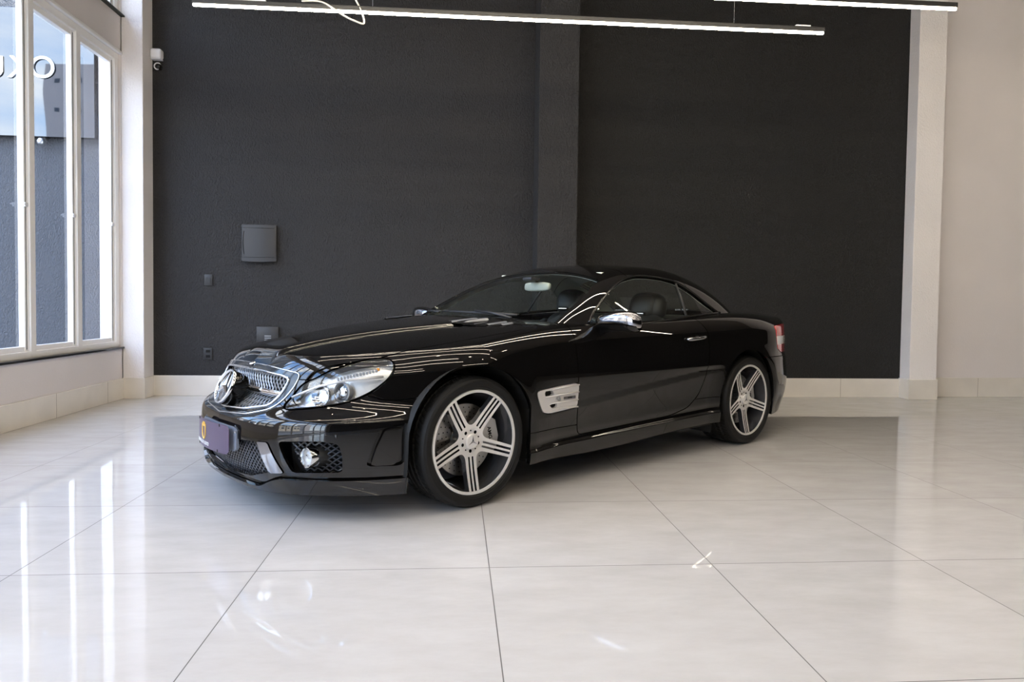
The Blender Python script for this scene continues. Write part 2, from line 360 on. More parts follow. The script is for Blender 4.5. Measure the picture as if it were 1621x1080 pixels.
def smooth_poly(pts, n=6, closed=True):
    p = np.array(pts, float); m = len(p); out = []
    for i in range(m if closed else m-1):
        if closed: a, b, c, d = p[i-1], p[i], p[(i+1) % m], p[(i+2) % m]
        else: a, b, c, d = p[max(i-1, 0)], p[i], p[i+1], p[min(i+2, m-1)]
        for k in range(n):
            t = k/n
            out.append(.5*((2*b)+(c-a)*t+(2*a-5*b+4*c-d)*t*t+(3*b-a-3*c+d)*t**3))
    if not closed: out.append(p[-1])
    return np.array(out)
def round_poly(pts, r, n=4):
    """polygon with each corner replaced by a small arc"""
    p = np.array(pts, float); m = len(p); out = []
    for i in range(m):
        a, b, c = p[i-1], p[i], p[(i+1) % m]; u = a-b; v = c-b; lu, lv = np.linalg.norm(u), np.linalg.norm(v)
        k = min(r, lu*.45, lv*.45); s0, s1 = b+u/lu*k, b+v/lv*k
        for j in range(n+1):
            t = j/n; out.append((1-t)**2*s0+2*t*(1-t)*b+t*t*s1)
    return np.array(out)
def sdf_poly(q, poly):
    q = np.asarray(q, float); d = np.full(q.shape[0], 1e9); ins = np.zeros(q.shape[0], bool)
    lo, hi = poly.min(0)-.06, poly.max(0)+.06
    near = np.all((q > lo) & (q < hi), 1); res = np.full(q.shape[0], .06); qq = q[near]
    d = np.full(len(qq), 1e9); ins = np.zeros(len(qq), bool)
    for i in range(len(poly)):
        a, b = poly[i-1], poly[i]; e = b-a; w = qq-a
        t = np.clip((w@e)/max(e@e, 1e-12), 0, 1); d = np.minimum(d, ((w-t[:, None]*e)**2).sum(1))
        c1 = (a[1] > qq[:, 1]) != (b[1] > qq[:, 1])
        if abs(e[1]) > 1e-12: ins ^= c1 & (qq[:, 0] < e[0]*(qq[:, 1]-a[1])/e[1]+a[0])
    res[near] = np.where(ins, -1, 1)*np.sqrt(d); return res
class Sheet:
    """growing vertex list plus face lists that can be cut along any implicit line"""
    def __init__(self, V): self.V = [np.asarray(V, float)]; self.n = len(self.V[0])
    def verts(self):
        if len(self.V) > 1: self.V = [np.concatenate(self.V)]
        return self.V[0]
    def cut(self, faces, f):
        V = self.verts(); used = np.unique(np.concatenate([np.array(q) for q in faces])) if faces else np.array([], int)
        val = np.zeros(len(V)); val[used] = f(V[used]) if len(used) else 0
        neg = val < 0; A, B = [], []; cache = {}; new = []
        for q in faces:
            sg = [neg[i] for i in q]
            if all(sg): A.append(q); continue
            if not any(sg): B.append(q); continue
            a, b = [], []
            for k, i in enumerate(q):
                j = q[(k+1) % len(q)]
                (a if neg[i] else b).append(i)
                if neg[i] != neg[j]:
                    key = (i, j) if i < j else (j, i)
                    if key not in cache:
                        cache[key] = len(V)+len(new); new.append(key)
                    a.append(cache[key]); b.append(cache[key])
            if len(a) > 2: A.append(tuple(a))
            if len(b) > 2: B.append(tuple(b))
        if new:
            e = np.array(new); p, q = V[e[:, 0]], V[e[:, 1]]; va, vb = val[e[:, 0]], val[e[:, 1]]
            t = va/(va-vb); m = p+(q-p)*t[:, None]
            vm = f(m); lo = np.where((vm < 0) == (va < 0), t, 0); lv = np.where((vm < 0) == (va < 0), vm, va)
            hi = np.where((vm < 0) == (va < 0), 1, t); hv = np.where((vm < 0) == (va < 0), vb, vm)
            t = lo+(hi-lo)*np.clip(lv/np.where(np.abs(lv-hv) < 1e-12, 1, lv-hv), .0, 1)
            self.V.append(p+(q-p)*t[:, None])
        return A, B
    def gap(self, faces, f, g=.0045):
        A, R = self.cut(faces, lambda p: f(p)+g/2)
        _, B = self.cut(R, lambda p: f(p)-g/2)
        return A, B
def body_sheet(nth=230, dx=.019, nf=72):
    t_ = np.linspace(0, 1, nth); th = np.pi*(t_+.03*np.sin(2*np.pi*t_)) 
    x0, x1 = -.40, 3.18; xs = np.arange(x0, x1+.001, dx); ph = np.linspace(0, np.pi/2, nf+1)
    O, D = [], []
    for p_ in ph[:-1]: O.append(np.tile([x0, 0, .48], (nth, 1))); D.append(np.stack([np.full(nth, -np.cos(p_)), np.sin(p_)*np.sin(th), np.sin(p_)*np.cos(th)], 1))
    for x in xs: O.append(np.tile([x, 0, .48], (nth, 1))); D.append(np.stack([np.zeros(nth), np.sin(th), np.cos(th)], 1))
    for p_ in ph[::-1][1:]: O.append(np.tile([xs[-1], 0, .48], (nth, 1))); D.append(np.stack([np.full(nth, np.cos(p_)), np.sin(p_)*np.sin(th), np.sin(p_)*np.cos(th)], 1))
    P = march(Fbody, np.array(O), np.array(D), 1.3, 70)
    nr = P.shape[0]; V = P.reshape(-1, 3); V[:, 1] = np.maximum(V[:, 1], 0); V.reshape(nr, nth, 3)[:, 0, 1] = 0
    F = []
    for i in range(nr-1):
        for j in range(nth-1):
            a, b, c, d = i*nth+j, i*nth+j+1, (i+1)*nth+j+1, (i+1)*nth+j
            if i == 0: F.append((a, c, d))
            elif i == nr-2: F.append((a, b, d))
            else: F.append((a, b, c, d))
    return Sheet(V), F
def green_sheet():
    th = np.linspace(0, np.pi*.62, 90); x0, x1 = .95, 2.35; xs = np.arange(x0, x1+.001, .02); ph = np.linspace(0, np.pi/2, 45)
    O, D, n = [], [], len(th)
    for p_ in ph[:-1]: O.append(np.tile([x0, 0, .86], (n, 1))); D.append(np.stack([np.full(n, -np.cos(p_)), np.sin(p_)*np.sin(th), np.sin(p_)*np.cos(th)], 1))
    for x in xs: O.append(np.tile([x, 0, .86], (n, 1))); D.append(np.stack([np.zeros(n), np.sin(th), np.cos(th)], 1))
    for p_ in ph[::-1][1:]: O.append(np.tile([xs[-1], 0, .86], (n, 1))); D.append(np.stack([np.full(n, np.cos(p_)), np.sin(p_)*np.sin(th), np.sin(p_)*np.cos(th)], 1))
    P = march(Ggreen, np.array(O), np.array(D), 1.2, 70); nr = P.shape[0]; V = P.reshape(-1, 3); V.reshape(nr, n, 3)[:, 0, 1] = 0
    F = []
    for i in range(nr-1):
        for j in range(n-1):
            a, b, c, d = i*n+j, i*n+j+1, (i+1)*n+j+1, (i+1)*n+j
            if i == 0: F.append((a, c, d))
            elif i == nr-2: F.append((a, b, d))
            else: F.append((a, b, c, d))
    return Sheet(V), F
# ------------------------------------------------------------------ the showroom
def struct(o, label=None): tag(o, label=label, kind='structure'); return o
XL, XR_, YB, YF, ZC_ = -3.34, 12.5, 7.56, -7.5, 4.9
struct(MB().box(-3.55, XR_, YF, 7.75, -.10, 0).build('floor', M_['floor']), 'polished pale porcelain tile floor of the showroom')
struct(MB().box(-3.55, XR_, YF, 7.9, ZC_, ZC_+.2).build('ceiling', M_['ceiling']), 'dark showroom ceiling above the lamps')
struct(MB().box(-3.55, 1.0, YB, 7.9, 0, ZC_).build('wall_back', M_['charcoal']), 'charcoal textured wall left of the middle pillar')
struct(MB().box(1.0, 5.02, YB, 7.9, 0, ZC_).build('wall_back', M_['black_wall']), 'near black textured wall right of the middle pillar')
struct(MB().bbox(.82, 1.225, 7.13, YB+.01, 0, ZC_, .006).build('pillar', M_['charcoal']), 'charcoal pillar standing out of the dark wall behind the car roof')
struct(MB().bbox(-3.345, -3.135, 7.335, YB+.01, 0, ZC_, .006).build('pillar', M_['white_wall']), 'white textured pillar between the window and the dark wall')
struct(MB().bbox(5.02, 5.335, 7.39, 7.9, 0, ZC_, .006).build('pillar', M_['white_wall']), 'white textured pillar at the right end of the dark wall')
struct(MB().box(5.335, XR_, 7.62, 7.9, 0, ZC_).build('wall_right', M_['grey_wall']), 'light greige wall beyond the right hand pillar')
struct(MB().box(XR_, XR_+.2, YF, 7.9, 0, ZC_).build('wall_side', M_['charcoal']))
struct(MB().box(-3.55, XR_, YF-.2, YF, 0, ZC_).build('wall_front', M_['charcoal']))
# left wall: parapet, beam, head
wl = MB(); wl.box(-3.55, XL, 1.6, 7.4, 0, .505); wl.box(-3.55, XL, -5.9, 7.4, 3.43, 3.80); wl.box(-3.55, XL, -5.9, 7.4, 4.7, ZC_)
wl.box(-3.55, XL, 7.32, YB, 0, ZC_); wl.box(-3.55, XL, 1.35, 1.65, 0, 3.43); wl.box(-3.55, XL, YF, -5.9, 0, ZC_)
struct(wl.build('wall_left', M_['grey_wall']), 'light greige parapet and beam around the tall windows')
# skirtings with their joints
def skirting(name, x0, x1, y0, y1, h, joints, axis, label=None):
    b = MB(); b.mi = []; b.bbox(x0, x1, y0, y1, 0, h, .003, 1); b.m = 1
    for j in joints:
        if axis == 'x': b.box(j-.0015, j+.0015, min(y0, y1)-.0006, min(y0, y1)+.002, .001, h-.002)
        elif axis == 'y': b.box(x1-.002, x1+.0006, j-.0015, j+.0015, .001, h-.002)
    struct(b.build(name, None, mats=[M_['skirting'], M_['groove']]), label)
skirting('baseboard_back', -3.135, 5.02, YB-.012, YB+.002, .213, [-.75, .12, 1.9, 3.6, 4.32], 'x', 'cream tile skirting under the charcoal wall')
skirting('baseboard_left', XL-.002, XL+.012, 1.35, 7.34, .207, [7.0, 6.13, 5.26, 4.39, 3.5, 2.6], 'y', 'cream tile skirting under the window parapet')
skirting('baseboard_right', 5.335, XR_, 7.608, 7.622, .222, [6.0, 6.87, 7.74], 'x', 'cream tile skirting along the light greige wall')
skirting('baseboard_pillar', -3.335, -3.123, 7.323, 7.562, .210, [], 'x', 'cream tile skirting wrapping the left white pillar')
skirting('baseboard_column', 5.008, 5.347, 7.378, 7.6, .222, [], 'x', 'cream tile skirting wrapping the right white pillar')
skirting('baseboard_middle', .808, 1.237, 7.118, 7.6, .213, [], 'x')
struct(MB().bbox(-3.50, XL+.02, 1.6, 7.335, .505, .525, .004).build('trim_1', M_['granite']), 'thin black granite sill under the tall windows')
# windows: bays of white aluminium with a sash edge beside each post
def window_run(name, z0, z1, ys, label, latch_z=None):
    root = struct(empty(name, (-3.42, 0, 0)), label)
    f = MB(); X0, X1 = -.022, .055
    f.bbox(X0, X1, ys[-1]-.05, ys[0]+.05, z0, z0+.055, .004); f.bbox(X0, X1, ys[-1]-.05, ys[0]+.05, z1-.07, z1, .004)
    f.bbox(-.014, .03, ys[-1], ys[0], z0+.05, z0+.095, .003); f.bbox(-.014, .03, ys[-1], ys[0], z1-.115, z1-.06, .003)
    for y in ys: f.bbox(X0-.001, X1+.0015, y-.036, y+.036, z0+.02, z1-.02, .004)
    f.build('window_frame', M_['alu_white'], root)
    for i in range(len(ys)-1):
        ya, yb = ys[i+1], ys[i]
        s = MB(); s.bbox(-.012, .035, yb-.078, yb-.032, z0+.06, z1-.08, .003); s.bbox(-.022, .035, ya+.032, ya+.045, z0+.06, z1-.08, .003)
        so = s.build('sash', M_['alu_white'], root)
        MB().box(.030, .0365, yb-.060, yb-.053, z0+.07, z1-.09).build('gasket', M_['gasket'], so)
        mk('glass', [(0, ya+.04, z0+.09), (0, yb-.08, z0+.09), (0, yb-.08, z1-.11), (0, ya+.04, z1-.11)], [(0, 1, 2, 3)], M_['pane'], root)
        if latch_z: MB().bbox(.035, .050, yb-.085, yb-.045, latch_z, latch_z+.035, .004).bbox(.045, .056, yb-.10, yb-.055, latch_z+.012, latch_z+.024, .003).build('latch', M_['white_plastic'], root)
    return root
ys = [7.285]+[7.285-.70*k for k in range(1, 9)]
window_run('window_1', .525, 3.43, ys, 'tall white framed window in three bays beside the white pillar', 1.72)
window_run('window_2', 3.80, 4.70, [7.285-.70*k for k in range(19)], 'upper strip window above the beam')
window_run('window_3', .02, 3.43, [1.31, -.1, -1.5, -2.9, -4.3, -5.85], 'tall glazed shopfront bays nearer the camera')
struct(MB().bbox(-3.36, -3.30, 5.2, 7.33, 3.795, 3.812, .003).build('trim_2', M_['gasket']), 'black seal strip along the top of the beam')
struct(MB().bbox(-3.36, -3.325, -1.9, 7.34, 3.425, 3.455, .006).build('trim_3', M_['alu_white']), 'white trim over the window head')
# ------------------------------------------------------------------ outside
struct(MB().box(-60, -3.55, -60, 40, -.25, -.06).build('ground', M_['pavement']), 'pavement outside')
struct(MB().box(-16, -7.5, -60, 8.0, -.06, -.05).build('street', M_['street']))
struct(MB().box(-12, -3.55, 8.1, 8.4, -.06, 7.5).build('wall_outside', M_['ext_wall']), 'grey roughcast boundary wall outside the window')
pn = empty('sign_panel', (-6.6, 8.1, 0)); tag(pn, 'mirror polished sign panel with white letters on the outside wall', 'sign')
MB().bbox(-2.9, 2.676, -.10, -.02, 2.742, 4.11, .004).build('panel', M_['sign_panel'], pn)
MB().box(-2.8, 2.60, -.03, 0, 2.80, 4.05).build('backing', M_['dark_plastic2'], pn)
for ch, x, z in (('O', 2.150, 3.466), ('K', 1.900, 3.460), ('U', 1.645, 3.455), ('L', 1.43, 3.455)):
    text('letter', ch, .335, M_['white_print'], pn, basis((x, -.112, z), (-1, 0, 0), (0, 0, 1), (0, 1, 0)), .006)
bl = MB(); bl.lathe([(.0, 0), (.03, .0), (.035, .03), (.02, .06), (0, .062)], 16, 'z')
for i, x in enumerate((-4.473,)):
    sl = bl.build('spot_lamp', M_['lamp_steel'], smooth=True, loc=(x, 7.98, 2.66)); tag(sl, 'small wall spot lamp under the edge of the sign panel outside', 'lamp')
    MB().tube([(0, 0, .05), (0, .06, .08), (0, .12, .06)], .008).build('arm', M_['lamp_steel'], sl)
def building(loc, w, d, h, m, floors, cols, label, face='x', roof=False, ws=.28):
    b = empty('building', loc); tag(b, label, 'building')
    MB().box(-d, 0, -w/2, w/2, 0, h).build('wall', m, b)
    if roof: MB().prism([(-d-.4, h), (.5, h), (.2-d/2, h+1.6)], -w/2-.3, w/2+.3, lambda u, v, q: (u, q, v)).build('roof', M_['roof_tile'], b)
    wn_ = MB()
    for i in range(floors):
        for j in range(cols):
            y = -w/2+w*(j+.5)/cols; z = h*(i+.35)/floors; wn_.box(-.02, .03, y-w/cols*ws, y+w/cols*ws, z, z+h/floors*ws*1.6)
    tag(wn_.build('windows', M_['bld_glass'], b), kind='stuff')
    return b
building((-17, -6, -.06), 14, 8, 5.2, M_['bld_beige'], 2, 5, 'low beige building across the street, reflected in the car', roof=True)
building((-17.5, 9, -.06), 12, 8, 4.2, M_['bld_tower'], 1, 4, 'low pinkish building across the street', roof=True)
building((-18.5, -20, -.06), 9, 8, 6.6, M_['bld_beige'], 2, 4, 'two storey house with dark tiled roof mirrored low in the sign panel', roof=True)
bt = building((-25.0, -34, -.06), 5.5, 6, 17, M_['bld_tower'], 8, 4, 'tall pinkish tower mirrored in the sign panel', ws=.09); bt.rotation_euler = (0, 0, PI/2)
# ------------------------------------------------------------------ fittings on the charcoal wall
def wallbox(name, x0, x1, z0, z1, label, cat): o = empty(name, ((x0+x1)/2, YB, (z0+z1)/2)); return tag(o, label, cat)
e0 = wallbox('electrical_panel', -2.229, -1.876, 1.419, 1.795, 'charcoal electrical panel cover on the dark wall above the car nose', 'electrical panel')
b = MB(); b.bbox(-.180, .180, -.045, 0, -.175, .188, .012, 3); b.build('housing', M_['dark_plastic'], e0, auto=40)
n = 14; pl = [(-.168, .150)]+[(-.168+.336*i/n, -.182-.014*math.sin(PI*i/n)) for i in range(n+1)]+[(.168, .150)]
def bow(u, v, d): return (u, d-.020*(1-(u/.175)**2), v)
b = MB()
nx, nz = 16, 3
V = []; F = []
for j, zz in enumerate((.150, .0, -.150)):
    for i in range(nx+1): u = -.170+.340*i/nx; V.append((u, -.047-.016*(1-(u/.17)**2), zz))
for j in range(2):
    for i in range(nx): a = j*(nx+1)+i; F.append((a, a+1, a+nx+2, a+nx+1))
k0 = len(V)
for i in range(nx+1): V.append((V[i][0], -.02, .150))
for i in range(nx): F.append((i, k0+i, k0+i+1, i+1))
k1 = len(V)
for i in range(nx+1): V.append((V[i][0], -.02, -.150))
for i in range(nx): a = 2*(nx+1)+i; F.append((a, a+1, k1+i+1, k1+i))
F.append((0, nx+1, 2*(nx+1), k1, k0)); F.append((nx, k0+nx, k1+nx, 3*nx+2, 2*nx+1))
b.add(V, F); dr = b.build('door', M_['dark_plastic'], e0, auto=50)
g = MB(); g.tube([(-.150, -.053, .12), (-.158, -.052, .07), (-.162, -.0515, .0), (-.158, -.052, -.07), (-.150, -.053, -.12)], .003, 6); g.build('door_seam', M_['black_hole'], dr)
for zt, zb in ((.186, .154), (-.154, -.19)):
    V = []; F = []
    for zz in (zt, zb):
        for i in range(nx+1): u = -.176+.352*i/nx; V.append((u, -.046-.015*(1-(u/.176)**2), zz-(.010*(1-(u/.176)**2) if zz < -.18 else 0)))
    for i in range(nx): F.append((i, i+nx+1, i+nx+2, i+1))
    k = len(V)
    for i in range(nx+1): V.append((V[nx+1+i][0], -.02, V[nx+1+i][2]))
    for i in range(nx): F.append((nx+1+i, k+i, k+i+1, nx+2+i))
    MB().add(V, F).build('cover_strip', M_['dark_plastic'], e0, auto=50)
e1 = wallbox('light_switch', -2.624, -2.528, 1.15, 1.274, 'small charcoal light switch on the dark wall left of the electrical panel', 'switch')
MB().bbox(-.042, .042, -.012, 0, -.060, .060, .005, 2).build('plate', M_['dark_plastic'], e1, auto=40)
MB().bbox(-.022, .022, -.016, -.010, -.030, .030, .002).build('rocker', M_['dark_plastic2'], e1)
e2 = wallbox('wall_outlet', -2.631, -2.535, .383, .502, 'charcoal double outlet low on the dark wall above the skirting', 'outlet')
MB().bbox(-.044, .044, -.012, 0, -.060, .060, .005, 2).build('plate', M_['dark_plastic'], e2, auto=40)
for zz in (-.028, .026): MB().bbox(-.020, .024, -.014, -.010, zz-.014, zz+.014, .003).build('socket', M_['black_hole'], e2)
e3 = wallbox('cable_box', -2.083, -1.855, .50, .732, 'square charcoal cover box with slots just above the bonnet', 'cover box')
MB().bbox(-.113, .113, -.03, 0, -.116, .116, .005, 2).build('cover', M_['dark_plastic'], e3, auto=40)
for k in range(3): MB().bbox(-.030, .038, -.0335, -.028, .012-.022*k, .024-.022*k, .002).build('slot', M_['pale_mirror_back'] if k == 9 else M_['lamp_grey'], e3)
e4 = empty('motion_sensor', (-3.072, 7.50, 3.505)); tag(e4, 'white rounded motion sensor box high at the corner beside the left pillar', 'sensor')
MB().bbox(-.055, .055, -.030, .058, -.046, .052, .022, 4).build('body', M_['white_plastic'], e4, auto=60)
MB().bbox(-.05, .048, -.02, .058, -.056, -.040, .008, 2).build('foot', M_['white_plastic'], e4, auto=60)
e5 = empty('security_camera', (-3.060, 7.515, 3.385)); e5.scale = (.8, .8, .8); tag(e5, 'small black and white dome camera under the motion sensor', 'camera')
dm = MB().lathe([(0, -.034), (.022, -.030), (.034, -.014), (.037, .004), (.034, .02), (.034, .06)], 28, 'y').build('lens_dome', M_['gloss_black'], e5, smooth=True)
rg = MB(); rg.tube([(math.cos(a)*.040-.004, -.010, math.sin(a)*.040) for a in np.linspace(PI*.45, PI*1.62, 18)], [.004]+[.008]*16+[.004], 8); rg.build('ring', M_['white_plastic'], e5, smooth=True)
MB().box(-.01, .01, 0, .06, -.01, .05).build('bracket', M_['white_plastic'], e5)
# ------------------------------------------------------------------ linear pendants
def pendant(x0, x1, y, z, label, extras=None, tilt=0):
    o = empty('linear_pendant', ((x0+x1)/2, y, z), tilt); tag(o, label, 'pendant light', 'linear pendants under the ceiling'); h = (x1-x0)/2
    MB().bbox(-h, h, -.014, .014, .012, .045, .003).build('housing', M_['lamp_black'], o)
    MB().bbox(-h+.004, h-.004, -.0095, .0095, -.003, .013, .004, 3).build('diffuser', M_['led'], o, auto=60)
    for sx in (-.62*h, .62*h) if extras is None else extras.get('wires', ()):
        MB().tube([(sx, 0, .045), (sx, 0, ZC_-z)], .0012, 6).build('suspension_wire', M_['lamp_steel'], o)
    for a, b_ in (extras or {}).get('bars', ()):
        MB().bbox(a, b_, -.012, .012, .046, .056, .002).build('driver_box', M_['white_plastic'], o)
    for p in (extras or {}).get('cables', ()):
        MB().tube([Vector(q) for q in p], .006, 8).build('cable', M_['cable_w'], o, smooth=True)
    return o
loop = [tuple(q) for q in smooth_poly([(-1.50, 0, .062), (-1.36, -.01, .058), (-1.22, -.03, -.03), (-1.13, -.03, -.07), (-1.075, -.02, -.075), (-1.10, -.01, .02), (-1.16, 0, .16), (-1.2, 0, .5)], 5, False)]
loop = [(a, b_, c) for a, b_, c in loop]
pendant(-1.80, 2.65, 4.98, 3.0, 'long linear pendant across the upper left with a looped cable near its end',
        {'wires': (-1.02, 1.55), 'bars': ((-2.02, -1.74), (2.01, 2.12)), 'cables': (loop,)}, .002)
pendant(-1.15, 3.30, 4.50, 3.0, 'linear pendant at the top right ending over the white pillar',
        {'wires': (-.5, 1.42), 'bars': ((1.8, 2.1),)}, -.004)
far = 'linear pendant above the camera, seen only as a reflection in the car'
for x0, x1, y, z in ((-2.3, 2.15, 3.7, 3.3), (-1.4, 3.05, 2.6, 3.5), (-2.4, 2.05, 1.5, 3.4), (-1.2, 3.25, .3, 3.7), (-2.2, 2.25, -1.2, 3.6), (-1.2, 3.25, -2.8, 3.8), (4.9, 9.2, 5.2, 3.9), (4.4, 8.7, 1.8, 3.7), (4.9, 9.2, -1.6, 3.8)):
    pendant(x0, x1, y, z, far)
for x, y in ((-2.4, 1), (-.6, -.4), (1.4, 2.0), (3.4, 1), (3.4, 3.4), (5.6, 3.2), (5.6, 0), (0, -3)):
    q = MB().lathe([(.0, 0), (.045, 0)], 20, 'z').lathe([(.045, .0), (.06, -.004), (.062, .004)], 20, 'z').build('downlight', M_['led'], loc=(x, y, ZC_-.012))
    tag(q, 'small round ceiling downlight reflected in the car', 'downlight', 'ceiling downlights')
# ------------------------------------------------------------------ the car
car = empty('car', (-.41971, 4.13188, 0), math.radians(36.9475))
tag(car, 'glossy black two-door hardtop roadster parked on the pale tile floor', 'car')
def L3(P, side):
    P = np.array(P, float); P[..., 1] *= -side; return P
def panel(name, sh, faces, m, side=1, parent=car, lip=.014, F=Fbody, both=False, off=0., wave=None):
    V = sh.verts(); ids = np.unique(np.concatenate([np.array(f) for f in faces])); idx = {int(i): k for k, i in enumerate(ids)}
    P = V[ids].copy(); n = grad(F, np.maximum(P, [[-9, .0, -9]]) if both else P); ctr = P[:, 1] < 1e-5
    n[ctr, 1] = 0 if both else n[ctr, 1]; n /= np.linalg.norm(n, axis=1, keepdims=True)
    if off: P = P+n*off
    fs = [tuple(idx[int(i)] for i in f) for f in faces]
    out = []
    for f in fs:                                                     # outward winding, no slivers
        a, b, c = P[f[0]], P[f[1]], P[f[2]]; nn = np.cross(b-a, P[f[-1]]-a)
        if len(f) > 3 and np.linalg.norm(nn) < 1e-12: nn = np.cross(c-b, a-b)
        if nn@n[f[0]] < 0: f = f[::-1]
        out.append(f)
    fs = out; nv = len(P)
    ec = {}
    for f in fs:
        for k in range(len(f)):
            e = (f[k], f[(k+1) % len(f)]); key = (min(e), max(e)); ec.setdefault(key, []).append(e)
    bd = [v[0] for k_, v in ec.items() if len(v) == 1 and not (both and ctr[k_[0]] and ctr[k_[1]])]
    VV = [P]; lipf = []
    if lip:
        bv = sorted({i for e in bd for i in e}); lm = {i: nv+k for k, i in enumerate(bv)}
        VV.append(P[bv]-n[bv]*lip); lipf = [(b, a, lm[a], lm[b]) for a, b in bd]
    A = np.concatenate(VV); nA = np.concatenate([n]+([n[bv]] if lip else []))
    def one(sd): return L3(A, sd), L3(nA, sd), [f if sd < 0 else f[::-1] for f in fs], [f if sd < 0 else f[::-1] for f in lipf]
    if both:
        a, na, f1, l1 = one(1); b, nb, f2, l2 = one(-1); k = len(a)
        cen = np.concatenate([ctr, np.zeros(len(a)-nv, bool)]); rm = [i if cen[i] else i+k for i in range(k)]
        V2 = np.concatenate([a, b]); N2 = np.concatenate([na, nb]); fs2 = f1+[tuple(rm[i] for i in f) for f in f2]; lf2 = l1+[tuple(rm[i] for i in f) for f in l2]
    else: V2, N2, fs2, lf2 = one(side)
    me = bpy.data.meshes.new(name); me.from_pydata(V2.tolist(), [], fs2+lf2); me.materials.append(m)
    me.polygons.foreach_set('use_smooth', [True]*len(me.polygons)); me.update()
    ln = []
    nf = len(fs2)
    for i, pl in enumerate(me.polygons):
        if i < nf: ln += [N2[v].tolist() for v in pl.vertices]
        else: q = list(pl.normal); ln += [q]*len(pl.vertices)
    me.normals_split_custom_set(ln)
    o = bpy.data.objects.new(name, me); col.objects.link(o); o.parent = parent; return o
def pair(name, sh, faces, m, **k): return [panel(name, sh, faces, m, side=s, **k) for s in (1, -1)]
# ---- outlines measured in the car frame
HL = smooth_poly([(-.795, .512), (-.757, .563), (-.715, .622), (-.672, .652), (-.626, .683), (-.571, .709), (-.51, .731), (-.45, .744), (-.408, .745), (-.386, .729), (-.389, .700), (-.411, .662), (-.45, .624), (-.499, .588), (-.56, .557), (-.62, .537), (-.70, .521), (-.757, .513)], 4)
GO = round_poly([(-.05, .692), (.20, .689), (.36, .679), (.448, .668), (.440, .610), (.412, .545), (.378, .503), (.26, .474), (.0, .456), (-.05, .456)], .03)
GI = round_poly([(-.05, .664), (.20, .662), (.352, .654), (.402, .640), (.385, .570), (.352, .518), (.20, .492), (.0, .483), (-.05, .483)], .02)
CI = round_poly([(-.05, .352), (.20, .352), (.375, .362), (.398, .345), (.436, .222), (.30, .186), (.0, .168), (-.05, .168)], .02)
SI = round_poly([(.495, .372), (.64, .380), (.694, .368), (.704, .310), (.698, .236), (.54, .230), (.515, .30)], .016)
FIN = round_poly([(-.486, .440), (-.358, .456), (-.372, .30), (-.395, .258), (-.545, .262), (-.517, .36)], .02)
FINI = round_poly([(-.468, .428), (-.398, .436), (-.405, .30), (-.425, .264), (-.527, .264), (-.505, .345)], .018)
VT = round_poly([(.385, .551), (.58, .567), (.728, .575), (.728, .434), (.60, .424), (.49, .419), (.44, .430), (.408, .485)], .03)
VH1 = round_poly([(.447, .545), (.512, .546), (.532, .515), (.456, .512)], .010)
VH2 = round_poly([(.487, .470), (.558, .471), (.558, .452), (.519, .444)], .010)
DR = round_poly([(.708, 1.1), (.712, .90), (.700, .82), (.712, .70), (.722, .50), (.742, .272), (1.14, .284), (1.62, .300), (1.80, .335), (1.92, .415), (1.975, .53), (2.005, .70), (2.010, .82), (1.975, .885), (1.915, .940), (1.86, 1.1)], .045, 5)
TL = round_poly([(2.93, .865), (3.9, .90), (3.9, .640), (3.05, .655), (2.945, .690)], .03)
SW = round_poly([(.865, .890), (1.00, .981), (1.215, 1.100), (1.385, 1.168), (1.55, 1.198), (1.683, 1.199), (1.82, 1.190), (1.945, 1.168), (2.06, 1.110), (2.18, 1.028), (2.300, .962), (2.10, .952), (1.80, .930), (1.55, .908), (1.25, .888), (1.0, .882)], .03)
def in2(i, j, poly, cond=None, d=0):
    def f(p):
        v = sdf_poly(p[:, [i, j]], poly)-d
        return v if cond is None else np.where(cond(p), v, .06)
    return f
archF = lambda p: np.maximum(np.hypot(p[:, 0], np.maximum(p[:, 2], .322)-.322)-.381, np.maximum(p[:, 0]-.347, -.368-p[:, 0]))
archR = lambda p: np.maximum(np.hypot(p[:, 0]-2.505, np.maximum(p[:, 2], .335)-.335)-.366, np.maximum(p[:, 0]-2.872, 2.128-p[:, 0]))
ZB = Spl(-1, .138, -.35, .128, .0, .13, .34, .166, .7, .166, 1.13, .170, 1.5, .190, 1.9, .205, 2.1, .208, 2.9, .19, 3.3, .20, 3.8, .21)
S, FC = body_sheet()
_, FC = S.cut(FC, lambda p: Ggreen(p+np.array([0, 0, .004]))-.002)     # cabin opening
FC = FC or []
_, FC = S.cut(FC, lambda p: p[:, 2]-ZB(p[:, 0]))
_, FC = S.cut(FC, archF); _, FC = S.cut(FC, archR)
front = lambda p: p[:, 0] < -.3
nose = lambda p: p[:, 0] < -.45
hl, FC = S.gap(FC, in2(0, 2, HL, front), .006)
gr, FC = S.gap(FC, in2(1, 2, GO, nose), .003)
_, gr = S.cut(gr, in2(1, 2, GI, nose))
_, FC = S.cut(FC, in2(1, 2, CI, nose)); _, FC = S.cut(FC, in2(1, 2, SI, nose))
STR = round_poly([(.388, .364), (.448, .366), (.508, .226), (.440, .220)], .008)
strut, FC = S.gap(FC, in2(1, 2, STR, nose), .003)
fin, FC = S.cut(FC, in2(0, 2, FIN, lambda p: (p[:, 0] < -.3) & (p[:, 1] > .6)))
fini, _ = S.cut(fin, in2(0, 2, FINI, None))
vt, FC = S.gap(FC, in2(0, 2, VT, lambda p: (p[:, 1] > .6)), .005)
_, vt = S.cut(vt, in2(0, 2, VH1)); _, vt = S.cut(vt, in2(0, 2, VH2))
dr_, FC = S.gap(FC, in2(0, 2, DR, lambda p: p[:, 1] > .5), .006)
tl, FC = S.gap(FC, in2(0, 2, TL, lambda p: (p[:, 0] > 2.8) & (p[:, 1] > .42)), .005)
